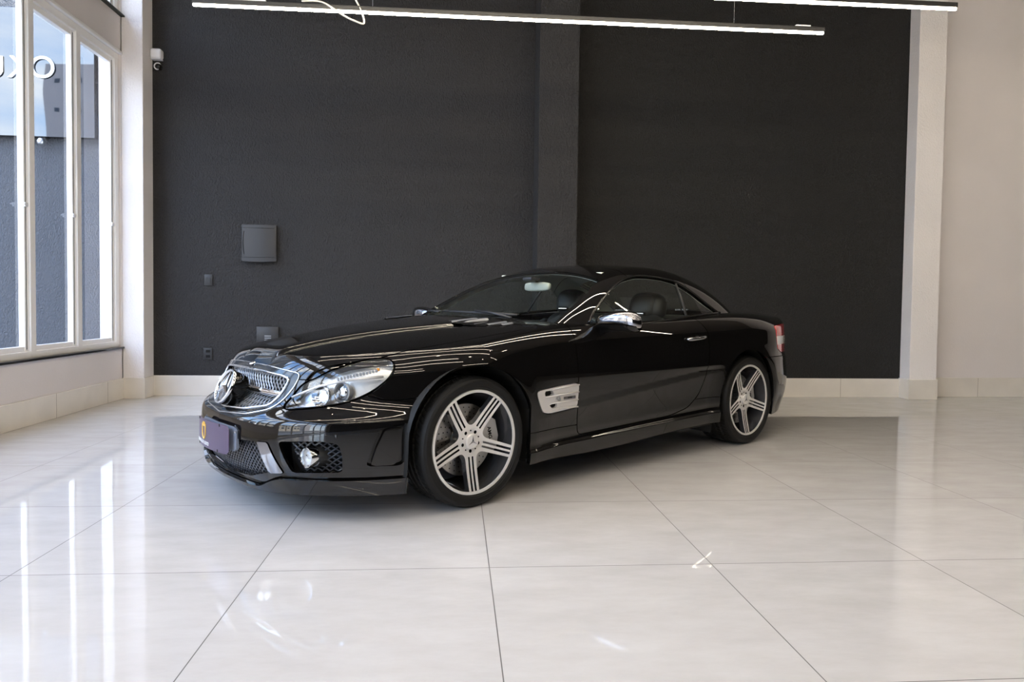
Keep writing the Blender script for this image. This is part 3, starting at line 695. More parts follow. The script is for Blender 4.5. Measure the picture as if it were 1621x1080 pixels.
# front end: splitter, bumper, bonnet, wing
A_, B_ = S.cut(FC, lambda p: p[:, 0]-.35)
sp, A_ = S.gap(A_, lambda p: np.where(p[:, 0] < .0, p[:, 2]-(.157+.049*sstep(.34, .50, p[:, 1])), .06), .004)
ZS = Spl(-1, .600, -.55, .590, -.43, .556, -.34, .561, -.22, .576)
def f_b(p): return np.where(p[:, 0] < -.05, p[:, 2]-np.where((p[:, 0] < -.6) & (p[:, 1] < .60), .642, ZS(p[:, 0])), .06)
bumper, A_ = S.gap(A_, f_b, .005)
HW = Spl(-.85, .46, -.72, .475, -.60, .565, -.50, .640, -.40, .688, -.27, .713, .03, .735, .32, .752, .58, .762)
FC = A_+B_
S2 = FC
hood, FC = S.gap(FC, lambda p: np.where((p[:, 0] < 1.2) & (p[:, 2] > .64), np.maximum(p[:, 1]-HW(p[:, 0]), (p[:, 0]-(.50+.15*(p[:, 1]/.75)**2))*.8), .06), .006)
cowl, FC = S.cut(FC, lambda p: np.where((p[:, 0] < 1.3) & (p[:, 2] > .84), np.maximum(p[:, 1]-.735, p[:, 0]-1.0), .06))
# tail: bumper, boot lid, deck
rb, FC = S.gap(FC, lambda p: np.where(p[:, 0] > 2.7, p[:, 2]-(.632-.02*(p[:, 0]-2.9)), .06), .005)
boot, FC = S.gap(FC, lambda p: np.where((p[:, 0] > 2.4) & (p[:, 2] > .6), np.maximum(p[:, 1]-(.675-.01*(p[:, 0]-2.4)), 2.62-p[:, 0]), .06), .005)
wing, FC = S.cut(FC, lambda p: p[:, 0]-1.2)
sillz = lambda p: p[:, 2]-np.where(p[:, 0] < 1.2, .333, .384)
siF, wing = S.gap(wing, lambda p: np.where(p[:, 0] > .2, sillz(p), .06), .004)
siR, quarter = S.gap(FC, lambda p: np.where(p[:, 0] < 2.3, sillz(p), .06), .004)
sill = siF+siR
def align(faces, f, levels):
    for q in levels:
        a, b = S.cut(faces, lambda p: f(p)-q); faces = a+b
    return faces
zsl = lambda p: p[:, 2]-(.236+.028*(p[:, 0]-.35))
CRL = lambda p: p[:, 2]-(.449+.092*(p[:, 0]-.73))
dr_ = align(dr_, CRL, (-.06, -.022, -.010, 0, .010, .020, .032)); quarter = align(quarter, CRL, (-.022, 0, .020)); wing = align(wing, CRL, (-.022, 0, .020))
dr_ = align(dr_, lambda p: p[:, 2]-.60, (-.012, 0, .012))
sill = align(sill, zsl, (-.0105, -.007, -.0035, 0, .0035, .007, .0105, .016, .023))
P_ = M_['paint']
panel('bonnet', S, hood, P_, both=True)
panel('front_bumper', S, bumper, P_, both=True, lip=.02)
panel('front_splitter', S, sp, P_, both=True, lip=.045, off=.020)
gso = panel('grille_surround', S, gr, M_['gloss_black'], both=True, lip=.035, off=.002)
panel('bumper_strut', S, strut, M_['dark_chrome'], 1, lip=.03, off=.006); panel('bumper_strut', S, strut, M_['dark_chrome'], -1, lip=.03, off=.006)
panel('cowl_panel', S, cowl, M_['gloss_black'], both=True)
panel('boot_lid', S, boot, P_, both=True)
panel('rear_bumper', S, rb, P_, both=True, lip=.02)
for sd in (1, -1):
    panel('front_wing', S, wing, P_, sd, lip=.014)
    panel('rear_quarter', S, quarter, P_, sd, lip=.014)
    panel('side_sill', S, sill, P_, sd, lip=.03)
    door = panel('door', S, dr_, P_, sd, lip=.02)
    panel('bumper_fin', S, fini, P_, sd, lip=.02, off=.004)
    vent = panel('side_vent', S, vt, M_['satin_silver'], sd, lip=.022, off=.001)
    tlo = panel('tail_lamp', S, tl, M_['red_lens'], sd, off=.002)
    tw, _ = S.cut(tl, lambda p: np.abs(p[:, 2]-.752)-.032)
    panel('clear_band', S, tw, M_['clear_lens'], sd, parent=tlo, off=.004, lip=.003)
    # headlamp: bucket, lens, projector
    hlo = panel('headlamp', S, hl, M_['lens'], sd, lip=.03)
    panel('bucket', S, hl, M_['reflector'], sd, parent=hlo, lip=0, off=-.055)
    wall_ = panel('rim_seal', S, S.cut(hl, in2(0, 2, HL, None, -.006))[1], M_['gloss_black'], sd, parent=hlo, lip=.05, off=.001)
    def P3(x, s, z): return Vector((x, -s*sd, z))
    def lamp(name, c, d, prof, m, par): # lathe aimed along d
        o = MB().lathe(prof, 32, 'z').build(name, m, par, auto=35)
        q = Vector((d[0], -d[1]*sd, d[2])).to_track_quat('Z', 'Y'); o.matrix_local = Matrix.Translation(P3(*c)) @ q.to_matrix().to_4x4(); return o
    pd = (-.93, .30, .10)
    lamp('projector_ring', (-.585, .610, .588), pd, [(.040, -.03), (.046, -.01), (.050, .006), (.044, .010), (.038, .004), (.036, -.012)], M_['lamp_grey'], hlo)
    lamp('projector_lens', (-.585, .610, .588), pd, [(.036, -.014), (.032, .0), (.022, .009), (.010, .0125), (0, .013)], M_['mirror'], hlo)
    lamp('lamp_bowl', (-.655, .545, .575), (-.95, .25, .12), [(.058, .012), (.050, -.006), (.034, -.024), (.016, -.034), (0, -.036)], M_['chrome'], hlo)
    b = MB()
    for k in range(12):
        t = k/11; b.bbox(-.008, .006, -.0035, .0035, -.010, .010, .002, 1)
        for q in range(len(b.V)-len(b.V[:0]) if False else 0): pass
    b = MB()
    for k in range(13):
        t = k/12; c = P3(-.615+.15*t, .625+.085*t, .652+.037*t); b.bbox(c.x-.004, c.x+.004, c.y-.007, c.y+.007, c.z-.007, c.z+.007, .002, 1)
    b.build('turn_signal', M_['lamp_grey'], hlo)
    MB().lathe([(0, -.008), (.006, -.006), (.008, 0), (.006, .006), (0, .008)], 14, 'z', tuple(P3(-.452, .702, .694))).build('bulb', M_['amber'], hlo, smooth=True)
    bz = MB(); bz.tube([P3(*q) for q in ((-.77, .475, .565), (-.68, .56, .618), (-.58, .635, .645), (-.50, .685, .655), (-.43, .715, .660))], .006, 6); bz.build('divider', M_['reflector'], hlo, smooth=True)
    # side intake mesh backing, fog lamp
    ex = 1
    fog = lamp('fog_lamp', (-.748, .586, .302), (-.98, .18, .02), [(.048, -.060), (.049, -.03), (.049, -.002), (.0465, .006), (.0425, .006), (.040, .0), (.039, -.012)], M_['chrome'], car)
    fo = MB().lathe([(.038, -.012), (.030, -.002), (.015, .004), (0, .005)], 28, 'z').build('fog_lens', M_['lens'], fog, smooth=True)
    MB().lathe([(.038, -.008), (.030, -.020), (.014, -.026), (0, -.027)], 28, 'z').lathe([(.010, -.030), (.009, -.010), (0, -.008)], 16, 'z').build('fog_reflector', M_['satin_silver'], fog, smooth=True)
    MB().lathe([(.064, -.16), (.058, -.10), (.0515, -.040), (.0495, -.036)], 32, 'z').build('fog_housing', M_['matt_black'], fog, auto=40)
# ---- woven wire meshes inside the openings
def clip_seg(p, q, poly):
    """parts of segment p-q inside the polygon"""
    d = q-p; ts = [0., 1.]
    for i in range(len(poly)):
        a, b = poly[i-1], poly[i]; e = b-a; den = d[0]*e[1]-d[1]*e[0]
        if abs(den) < 1e-12: continue
        w = a-p; t = (w[0]*e[1]-w[1]*e[0])/den; u = (w[0]*d[1]-w[1]*d[0])/den
        if 0 <= u <= 1 and 0 < t < 1: ts.append(t)
    ts.sort(); out = []
    for a, b in zip(ts[:-1], ts[1:]):
        if b-a > 1e-4:
            mdl = p+d*(a+b)/2; c = False
            for i in range(len(poly)):
                g, h = poly[i-1], poly[i]
                if (g[1] > mdl[1]) != (h[1] > mdl[1]) and mdl[0] < (h[0]-g[0])*(mdl[1]-g[1])/(h[1]-g[1])+g[0]: c = not c
            if c: out.append((p+d*a, p+d*b))
    return out
def wire_mesh(name, poly, depth, pitch, slope, r, m, parent=None, sides=(1,), seg=.03):
    """diamond lattice laid on a curved recess; depth(s, z) -> x"""
    b = MB(); lo, hi = poly.min(0), poly.max(0); H = hi[1]-lo[1]; W = hi[0]-lo[0]
    for sg in (1, -1):
        k = lo[0]-H/slope-pitch
        while k < hi[0]+H/slope+pitch:
            p = np.array([k, lo[1]-.01]); q = np.array([k+sg*(H+.02)/slope, hi[1]+.01])
            for a, c in clip_seg(p, q, poly):
                n = max(1, int(np.linalg.norm(c-a)/seg))
                pts = [a+(c-a)*i/n for i in range(n+1)]
                for sd in sides: b.tube([(float(depth(abs(u), v)), -u*sd, v) for u, v in pts], r, 4, False)
            k += pitch
    return b.build(name, m, parent or car)
surf = lambda s, z: float(XF(z)+PF(s))
def sheet_back(name, poly, depth, m, sides=(1,), parent=None, n=14):
    """dark backing plate behind a lattice"""
    b = MB(); lo, hi = poly.min(0)-.03, poly.max(0)+.03
    for sd in sides:
        V = []; F = []
        for i in range(n+1):
            for j in range(7): u = lo[0]+(hi[0]-lo[0])*i/n; v = lo[1]+(hi[1]-lo[1])*j/6; V.append((float(depth(abs(u), v)), -u*sd, v))
        for i in range(n):
            for j in range(6): a = i*7+j; F.append((a, a+1, a+8, a+7))
        b.add(V, F)
    return b.build(name, m, parent or car)
GIf = np.concatenate([GI[GI[:, 0] > 0], (GI[GI[:, 0] > 0]*[-1, 1])[::-1]]); CIf = np.concatenate([CI[CI[:, 0] > 0], (CI[CI[:, 0] > 0]*[-1, 1])[::-1]])
gd = lambda s, z: -.735-.25*(z-.57)*-1*.0+PF(s)*.9-.18*(.58-z)
gd = lambda s, z: XF(z)+PF(s)*.97+.030+.016*bump(z, .57, .03)
grille = wire_mesh('grille_mesh', GIf, gd, .029, 1.25, .0034, M_['mesh_silver'])
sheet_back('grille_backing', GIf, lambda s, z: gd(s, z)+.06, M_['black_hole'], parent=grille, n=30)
b = MB()
V = []; F = []; N = 24
prof = [(-.006, .012), (-.022, .006), (-.024, -.004), (-.014, -.016), (.004, -.018), (.012, .0)]
for i in range(N+1):
    u = -.385+.77*i/N; zc_ = .578+.006*(1-(u/.385)**2)
    for dx_, dz_ in prof: V.append((float(XF(.572)+PF(abs(u)))+.012+dx_, -u, zc_-.008+dz_*1.15))
for i in range(N):
    for j in range(6): a = i*6+j; c = i*6+(j+1) % 6; F.append((a, c, c+6, a+6))
b.add(V, F).build('grille_bar', M_['chrome'], auto=50, parent=car)
def star(R, r0, h, m_h):
    """three pointed star as faceted blades, in local xy, height z"""
    V = [(0, 0, h)]; F = []
    pts = []
    for k in range(3):
        a = PI/2+k*2*PI/3; pts.append((R*math.cos(a), R*math.sin(a), m_h)); a2 = a+PI/3; pts.append((r0*math.cos(a2), r0*math.sin(a2), m_h))
    V += pts; F = [(0, 1+i, 1+(i+1) % 6) for i in range(6)]
    k = len(V); V += [(x, y, m_h-.004) for x, y, _ in pts]; F += [(1+i, k+i, k+(i+1) % 6, 1+(i+1) % 6) for i in range(6)]
    return V, F
# star badge on its pod
bd_ = empty('badge_axis'); bpy.data.objects.remove(bd_)
Bm = Matrix.Translation((-.905, 0, .580)) @ Matrix.Rotation(math.radians(25), 4, 'Y') @ basis((0, 0, 0), (0, -1, 0), (0, 0, 1), (-1, 0, 0))
pod = MB().lathe([(.083, .004), (.089, -.004), (.088, -.05), (.084, -.075)], 48, 'z').lathe([(0, -.004), (.083, .0)], 48, 'z').build('grille_badge', M_['gloss_black'], car, auto=35); pod.matrix_local = Bm
MB().lathe([(.079, -.002), (.081, .007), (.085, .010), (.090, .007), (.091, -.004)], 56, 'z').build('ring', M_['chrome'], pod, smooth=True)
V, F = star(.082, .0135, .016, .005); MB().add(V, F).build('star', M_['chrome'], pod)
MB().lathe([(.080, -.001), (0, .001)], 40, 'z').build('face', M_['dark_chrome'], pod, smooth=True)
# small bonnet roundel
n0 = grad(Fbody, np.array([[-.80, 0., .727]]))[0]
zt = float(Ztop(np.array(-.795), np.array(0.)))
rd = MB().lathe([(0, .003), (.015, .0028), (.020, .0015), (.021, -.003)], 28, 'z').build('bonnet_emblem', M_['chrome'], car, smooth=True)
rd.matrix_local = Matrix.Translation((-.765, 0, float(march(Fbody, np.array([[-.765, 0, .5]]), np.array([[0, 0, 1.]]), .5)[0, 2])+.002)) @ Matrix.Rotation(math.radians(-22), 4, 'Y')
lb = text('grille_lettering', 'SL 63', .030, M_['chrome'], car, basis((gd(.26, .635)-.012, .275, .632), (-.12, -1, 0), (0, 0, 1), (-1, .12, 0)), .003)
# lower openings
cd = lambda s, z: XF(z)+PF(s)+.035
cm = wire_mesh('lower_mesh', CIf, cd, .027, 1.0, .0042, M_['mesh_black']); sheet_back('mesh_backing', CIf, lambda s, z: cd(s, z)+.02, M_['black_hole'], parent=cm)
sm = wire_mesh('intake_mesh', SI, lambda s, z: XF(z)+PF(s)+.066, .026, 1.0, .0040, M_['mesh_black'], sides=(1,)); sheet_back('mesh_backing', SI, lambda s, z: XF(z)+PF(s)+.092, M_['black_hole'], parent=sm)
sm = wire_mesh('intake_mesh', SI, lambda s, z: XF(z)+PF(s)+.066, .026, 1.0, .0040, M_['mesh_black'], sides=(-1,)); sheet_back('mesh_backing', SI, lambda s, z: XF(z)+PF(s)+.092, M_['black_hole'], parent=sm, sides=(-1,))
# number plate on its bracket
def plate(name, w, z0, z1, dep, m, x0, k, parent=car, n=20, th=.003, r=.015):
    V = []; F = []
    for i in range(n+1):
        u = -w/2+w*i/n; c = max(0, abs(u)-(w/2-r)); dz = r-math.sqrt(max(r*r-c*c, 0))
        for z in (z0+dz, z1-dz):
            for t in (0, th): V.append((x0+k*u*u+t, -u, z))
    for i in range(n):
        a = 4*i; F += [(a, a+2, a+6, a+4), (a+1, a+5, a+7, a+3), (a, a+4, a+5, a+1), (a+2, a+3, a+7, a+6)]
    F += [(0, 1, 3, 2), (4*n, 4*n+2, 4*n+3, 4*n+1)]
    return MB().add(V, F).build(name, m, parent, auto=45)
np_ = plate('number_plate', .42, .277, .415, 0, M_['plate'], -.988, .55)
brk = plate('plate_bracket', .46, .290, .405, 0, M_['plate_grey'], -.948, .25, th=.012)
# chrome beads round the grille opening
for poly, r_, o_ in ((GI, .006, .008), (GO, .0035, .004)):
    h_ = poly[poly[:, 0] >= 0]; full = np.concatenate([h_, (h_*[-1, 1])[::-1]])
    b = MB(); pts = [(float(XF(z)+PF(abs(s)))-o_*.6, -s, z) for s, z in full]; zz_ = [p for p in pts]; b.tube(zz_+[zz_[0]], r_, 8, False).build('chrome_bead', M_['chrome'], gso, smooth=True)
for zq in (.4745,): pass
# plate print
def platemw(u, v, x0=-.9905, k=.55):
    x = x0+k*u*u; t = Vector((-2*k*u, 1, 0)).normalized()*-1      # reading direction: to the viewer's right
    return basis((x, -u, v), (2*k*u, -1, 0), (0, 0, 1), (-1, -2*k*u, 0))
word = 'CARROS DE LUXO'; wd = [.0165, .0175, .017, .017, .0185, .015, .008, .018, .0145, .008, .013, .0185, .0175, .019]
u = -.196
for ch, w_ in zip(word, wd):
    if ch != ' ': text('plate_letter', ch, .0245, M_['white_print'], np_, platemw(u, .299), .0006, bold=.0003)
    u += w_
b = MB(); u0 = -.064; ZM = .357
def pp(u, v, d=.002): return (-.988+.55*u*u-d, -u, v)
sh_ = [(-.026, .034), (-.026, -.008), (-.022, -.022), (-.012, -.034), (0, -.040), (.012, -.034), (.022, -.022), (.026, -.008), (.026, .034)]
for i in range(len(sh_)-1): b.tube([pp(u0+sh_[i][0], ZM+sh_[i][1]), pp(u0+sh_[i+1][0], ZM+sh_[i+1][1])], .0032, 6)
b.tube([pp(u0-.028, ZM+.034), pp(u0-.006, ZM+.028)], .003, 6); b.tube([pp(u0+.006, ZM+.028), pp(u0+.028, ZM+.034)], .003, 6)
for q in (-.014, 0, .014): b.tube([pp(u0+q, ZM+.026), pp(u0+q, ZM+.046)], [.0035, .002], 6)
b.tube([pp(u0-.020, ZM+.026), pp(u0+.020, ZM+.026)], .003, 6)
b.build('plate_crest', M_['gold'], np_)
for u, v in ((-.17, .409), (.13, .409), (-.17, .284), (.11, .284)): MB().tube([pp(u, v+.006, .001), pp(u+.003, v-.006, .001)], .0025, 6).build('plate_clip', M_['matt_black'], np_)
MB().lathe([(0, .002), (.008, .002), (.009, 0)], 16, 'x', (-.938, -.222, .387)).build('bracket_screw', M_['lamp_steel'], brk)
MB().bbox(-.942, -.89, -.10, .10, .30, .40, .004).build('bracket_mount', M_['matt_black'], brk)
# parking sensors
for sd in (1, -1):
    for s_, z_ in ((.20, .405), (.685, .400)):
        x_ = float(march(Fbody, np.array([[-.3, s_, z_]]), np.array([[-1., 0, 0]]), 1.0)[0, 0])
        MB().lathe([(0, -.002), (.009, -.001), (.0105, .003)], 18, 'x', (x_, -s_*sd, z_)).build('parking_sensor', M_['gloss_black'], car, smooth=True)
# fin recess backing
for sd in (1, -1):
    panel('fin_recess', S, S.cut(fin, lambda p: p[:, 0]*0-1)[0], M_['gloss_black'], sd, lip=0, off=-.022)
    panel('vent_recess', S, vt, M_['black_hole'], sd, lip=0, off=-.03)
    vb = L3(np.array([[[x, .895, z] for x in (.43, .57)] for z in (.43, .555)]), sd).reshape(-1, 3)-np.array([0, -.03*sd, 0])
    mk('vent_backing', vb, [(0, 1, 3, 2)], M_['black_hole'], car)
    # sculpted ribs of the vent
    def vs(x, z, o): return (x, -(float(Yside(np.array(x), np.array(z)))+o)*sd, z)
    vr = MB()
    for za, zb, zc2 in ((.5175, .505, .53), (.4745, .468, .486), (.4505, .440, .462)): pass
    vr.tube([vs(.46, .513, .002), vs(.60, .5175, .006), (vs(.724, .522, .004))], [.003, .005, .004], 6)
    vr.tube([vs(.50, .4745, .002), vs(.62, .476, .006), (vs(.724, .479, .004))], [.003, .005, .004], 6)
    vr.tube([vs(.50, .551, .002), vs(.62, .556, .004), (vs(.724, .562, .003))], [.002, .005, .004], 6)
    vr.tube([vs(.52, .4425, .002), vs(.62, .441, .005), (vs(.724, .438, .004))], [.002, .006, .005], 6)
    vr.build('vent_rib', M_['satin_silver'], car, smooth=True)
    rx = (1, 0, 0) if sd > 0 else (-1, 0, 0)
    text('vent_badge', '6.3', .030, M_['chrome'], car, basis(vs(.556, .4955, .006), rx, (0, 0, 1), (0, -sd, 0)), .003, bold=.0012)
    bb = vs(.650, .497, .0); MB().bbox(.604, .698, min(bb[1], bb[1]-.006*sd), max(bb[1], bb[1]-.006*sd), .4885, .5035, .001).build('vent_plate', M_['dark_chrome'], car)
    text('vent_badge', 'AMG', .0135, M_['black_hole'], car, basis(vs(.652, .4955, .0068), rx, (0, 0, 1), (0, -sd, 0)), .0006, spacing=1.4)
# ---- hardtop
G, GF = green_sheet()
_, GF = G.cut(GF, lambda p: Fbody(p)-.000); _, GF = G.cut(GF, lambda p: p[:, 2]-.87)
sw, GF = G.gap(GF, in2(0, 2, SW, lambda p: p[:, 1] > .5), .003)
swF, swR = G.gap(sw, lambda p: p[:, 0]-(1.905+.30*(p[:, 2]-1.05)), .022)
WS = Spl(.60, .700, .70, .692, .93, .664, 1.18, .590, 1.29, .545)
ws, GF = G.gap(GF, lambda p: np.where(p[:, 0] < 1.5, np.maximum((p[:, 1]-WS(p[:, 0]))*.9, (p[:, 0]-(1.285-.05*(p[:, 1]/.5)**2))*.5), .06), .004)
bw, GF = G.gap(GF, lambda p: np.where(p[:, 0] > 2.1, np.maximum(p[:, 1]-(.57-.03*(p[:, 0]-2.2)), (2.20+.05*(p[:, 1]/.5)**2-p[:, 0])*.6), .06), .004)
apil, rest = G.gap(GF, lambda p: p[:, 0]-1.455, .006)
rf, cp = G.gap(rest, lambda p: p[:, 0]-(2.05), .006)
K = dict(F=Ggreen)
panel('windscreen', G, ws, M_['auto_glass'], both=True, lip=0, off=-.003, **K)
panel('rear_window', G, bw, M_['auto_glass'], both=True, lip=0, off=-.003, **K)
panel('windscreen_frame', G, apil, P_, both=True, lip=.02, **K)
panel('roof', G, rf, P_, both=True, lip=.02, **K)
panel('roof_rear_section', G, cp, P_, both=True, lip=.02, **K)
panel('headlining', G, G.cut(apil+rf+cp, lambda p: .90-p[:, 2])[0], M_['lining'], both=True, lip=0, off=-.024, **K)
for sd in (1, -1):
    panel('side_window', G, swF, M_['side_glass'], sd, lip=0, off=-.004, **K)
    panel('quarter_window', G, swR, M_['side_glass'], sd, lip=0, off=-.004, **K)
    def gs(x, z, o=0): return (x, -(float(march(Ggreen, np.array([[x, 0., z]]), np.array([[0, 1., 0]]), 1.2)[0, 1])+o)*sd, z)
    MB().tube([gs(x, z, .002) for x, z in ((1.868, .930), (1.89, 1.0), (1.915, 1.08), (1.938, 1.16))], .0085, 8).build('window_divider', M_['matt_black'], car, smooth=True)
    rail = [(.90, .905), (1.00, .985), (1.215, 1.104), (1.385, 1.172), (1.55, 1.203), (1.683, 1.204), (1.82, 1.195), (1.95, 1.172), (2.07, 1.112), (2.19, 1.030), (2.315, .958)]
    rp = smooth_poly(rail, 4, False)
    MB().tube([gs(x, z, .003) for x, z in rp], .008, 6).build('window_seal', M_['gloss_black'], car, smooth=True)
    sl = [(.86, .885), (1.0, .880), (1.25, .886), (1.55, .906), (1.80, .928), (2.10, .950), (2.33, .962)]
    MB().tube([gs(x, z, .004) for x, z in smooth_poly(sl, 3, False)], .010, 6).build('belt_moulding', M_['gloss_black'], car, smooth=True)
# ---- wipers, bonnet louvres
def gpt(x, s, o=.012):
    s_ = abs(s); zz = march(Ggreen, np.array([[x, s_, .80]]), np.array([[0, 0, 1.]]), .8)[0, 2]; return (x, -s, float(max(zz, .905))+o)
for pts in (((.745, -.62), (.715, -.50), (.695, -.42)), ((.700, -.38), (.675, -.20), (.662, .0), (.665, .20), (.680, .40))):
    w_ = MB(); w_.tube([gpt(x, s, .016) for x, s in pts], .007, 6).tube([gpt(x+.02, s, .010) for x, s in pts], .004, 4)
    w_.build('wiper', M_['dark_plastic'], car, smooth=True)
MB().tube([gpt(.62, .42, .02), gpt(.64, .2, .035), gpt(.665, .02, .026)], .008, 6).build('wiper_arm', M_['dark_plastic'], car, smooth=True)
def hz(x, s, o=0): return (x, -s, float(march(Fbody, np.array([[x, abs(s), .6]]), np.array([[0, 0, 1.]]), .6)[0, 2])+o)
for sd in (1, -1):
    V = [hz(x, s*sd, .0015) for x, s in ((.20, .335), (.36, .325), (.505, .36), (.50, .60), (.42, .615), (.30, .53))]
    vn = mk('bonnet_vent', V, [tuple(range(6)) if sd < 0 else tuple(range(6))[::-1]], M_['gloss_black'], car)
    for a, c in (((.225, .352), (.415, .345)), ((.262, .410), (.455, .400)), ((.300, .468), (.485, .458)), ((.345, .530), (.495, .520)), ((.40, .585), (.49, .578))):
        p0, p1 = np.array(a), np.array(c); q = MB(); n = 6; VV = []; FF = []
        for i in range(n+1):
            x_, s_ = p0+(p1-p0)*i/n
            for ds, dz in ((-.020, .0065), (.0, .009), (.014, .003)): VV.append(hz(x_, (s_+ds)*sd, dz))
        for i in range(n): FF += [(3*i, 3*i+1, 3*i+4, 3*i+3), (3*i+1, 3*i+2, 3*i+5, 3*i+4)]
        q.add(VV, FF).build('vent_slat', M_['lamp_grey'], vn, smooth=True)  # body-black slats; the grey colour stands in for reflected lamp tubes
# ---- door handle, mirrors
for sd in (1, -1):
    def ds_(x, z, o): return (x, -(float(Yside(np.array(x), np.array(z)))+o)*sd, z)
    h = MB(); P = [ds_(1.748+.208*t, .789+.014*t, .004+.026*math.sin(PI*min(1, max(0, t*1.0)))**.45) for t in np.linspace(0, 1, 11)]
    h.tube(P, [.008]+[.0125]*9+[.008], 10); ho = h.build('door_handle', M_['dark_chrome'], car, smooth=True)
    h2 = MB(); q = ds_(1.85, .788, -.004); h2.lathe([(0, .0), (.050, .001), (.062, -.003)], 28, 'y', q) if False else None
    V = [ds_(1.85+.085*math.cos(a), .790+.038*math.sin(a), .0012) for a in np.linspace(0, 2*PI, 28, endpoint=False)]
    mk('handle_cup', V, [tuple(range(28)) if sd > 0 else tuple(range(28))[::-1]], P_, car)
    # mirror: lofted shell, foot and glass
    secs = [(.800, .000, .012, .010), (.825, .004, .034, .024), (.86, .010, .052, .034), (.93, .018, .062, .042), (1.00, .020, .064, .047), (1.06, .018, .060, .047), (1.095, .010, .049, .040), (1.112, .004, .030, .026), (1.118, .0, .008, .008)]
    N = 24; b = MB(); V = []; F = []
    for k, (s_, dz, hx, hz_) in enumerate(secs):
        for i in range(N):
            a = 2*PI*i/N; ca, sa = math.cos(a), math.sin(a); cx_ = .952+.06*(s_-.80)
            x_ = cx_+(-hx*1.05*abs(ca)**.7 if ca < 0 else hx*.35*ca); z_ = .906+dz+1.12*hz_*math.copysign(abs(sa)**.8, sa)
            V.append((x_, -s_*sd, z_))
    for k in range(len(secs)-1):
        for i in range(N): a = k*N+i; c = k*N+(i+1) % N; F.append((a, c, c+N, a+N))
    F.append(tuple(range(N))[::-1]); F.append(tuple((len(secs)-1)*N+i for i in range(N)))
    b.add(V, F); mo = b.build('door_mirror', M_['dark_chrome'], car, smooth=True)
    sb = mo.modifiers.new('s', 'SUBSURF'); sb.levels = 1; sb.render_levels = 2
    lo = MB(); V = []; F = []
    for k, (s_, dz, hx, hz_) in enumerate(secs[1:-1]):
        for i in range(9):
            a = PI*1.1+PI*.85*i/8; ca, sa = math.cos(a), math.sin(a); x_ = .952+.06*(s_-.8)+1.04*(-hx*1.15*abs(ca)**.8 if ca < 0 else hx*.35*ca); z_ = .906+dz-.010+hz_*1.22*sa
            V.append((x_, -s_*sd, z_))
    for k in range(len(secs)-3):
        for i in range(8): a = k*9+i; F.append((a, a+1, a+10, a+9))
    lo.add(V, F).build('lower_shell', M_['gloss_black'], mo, smooth=True)
    ft = MB(); ft.tube([(.985, -.80*sd, .862), (.975, -.835*sd, .868), (.97, -.875*sd, .880), (.968, -.92*sd, .893)], [.026, .028, .026, .020], 12)
    ft.build('mirror_foot', M_['gloss_black'], mo, smooth=True)
    g_ = MB().bbox(.998, 1.002, min(-.86*sd, -1.085*sd), max(-.86*sd, -1.085*sd), .890, .955, .001); g_.build('mirror_glass', M_['mirror'], mo)
# ---- wheels
def spoke_sdf(p):
    r = np.hypot(p[:, 0], p[:, 2]); a = np.arctan2(p[:, 2], p[:, 0]); ds = []; slot = np.full(len(r), 1.)
    for k in range(5):
        c = a-math.radians(270+72*k); u, t = r*np.cos(c), r*np.sin(c)
        w = .034-.003*np.clip((u-.1)/.15, 0, 1)
        d = np.where(u > 0, np.abs(t)-w, 1.); ds.append(d)
        sl = np.maximum(np.abs(np.abs(t)-(.0112))-(.0050+.0012*np.clip((u-.1)/.14, 0, 1)), .078-u); slot = np.minimum(slot, np.where(u > 0, sl, 1.))
    ds = np.sort(np.array(ds), 0); d0, d1 = ds[0], ds[1]
    k_ = .055; h = np.maximum(k_-np.abs(d0-d1), 0); d = np.minimum(d0, d1)-h*h/(4*k_)
    d = np.minimum(d, r-.055); 
    for k in range(5):
        an = math.radians(270+72*k); d = np.maximum(d, .0088-np.hypot(p[:, 0]-.0505*math.cos(an), p[:, 2]-.0505*math.sin(an)))
    return np.maximum(d, -slot)
rs_ = np.concatenate([np.linspace(.030, .25, 75)]); nt = 400
V = []; F = []
for r in rs_:
    for i in range(nt): a = 2*PI*i/nt; V.append((r*math.cos(a), .046-.040*(r/.25)**1.7, r*math.sin(a)))
for j in range(len(rs_)-1):
    for i in range(nt): a = j*nt+i; c = j*nt+(i+1) % nt; F.append((a, c, c+nt, a+nt))
RS = Sheet(V); keep, _ = RS.cut(F, spoke_sdf); VV = RS.verts(); ids = np.unique(np.concatenate([np.array(f) for f in keep])); ix = {int(i): k for k, i in enumerate(ids)}
P = VV[ids]; fs = [tuple(ix[i] for i in f) for f in keep]; ec = {}
for f in fs:
    for k in range(len(f)):
        e_ = (f[k], f[(k+1) % len(f)]); ec.setdefault((min(e_), max(e_)), []).append(e_)
bd = [v[0] for v in ec.values() if len(v) == 1]; bv = sorted({i for e_ in bd for i in e_}); lm = {i: len(P)+k for k, i in enumerate(bv)}; lm2 = {i: len(P)+len(bv)+k for k, i in enumerate(bv)}
rb_ = np.hypot(P[bv][:, 0], P[bv][:, 2])
c1 = P[bv]+np.array([0, .0022, 0]); c2 = P[bv].copy(); c2[:, 1] += .034+.010*(rb_ < .1)
WV = np.concatenate([P, c1, c2]).tolist(); WF = list(fs)+[(b_, a_, lm[a_], lm[b_]) for a_, b_ in bd]+[(lm[b_], lm[a_], lm2[a_], lm2[b_]) for a_, b_ in bd]
W = MB(); W.V = [tuple(v) for v in WV]; W.F = WF; W.mi = [0]*len(fs)+[1]*(2*len(bd))
W.lathe([(.2445, .0065), (.2455, .0), (.2515, -.0015), (.2585, .0), (.2600, .004), (.2590, .012)], 128, 'y')
W.m = 1; W.lathe([(.2445, .0065), (.2435, .012), (.2395, .030), (.2345, .060), (.2300, .12), (.2300, .24)], 128, 'y')
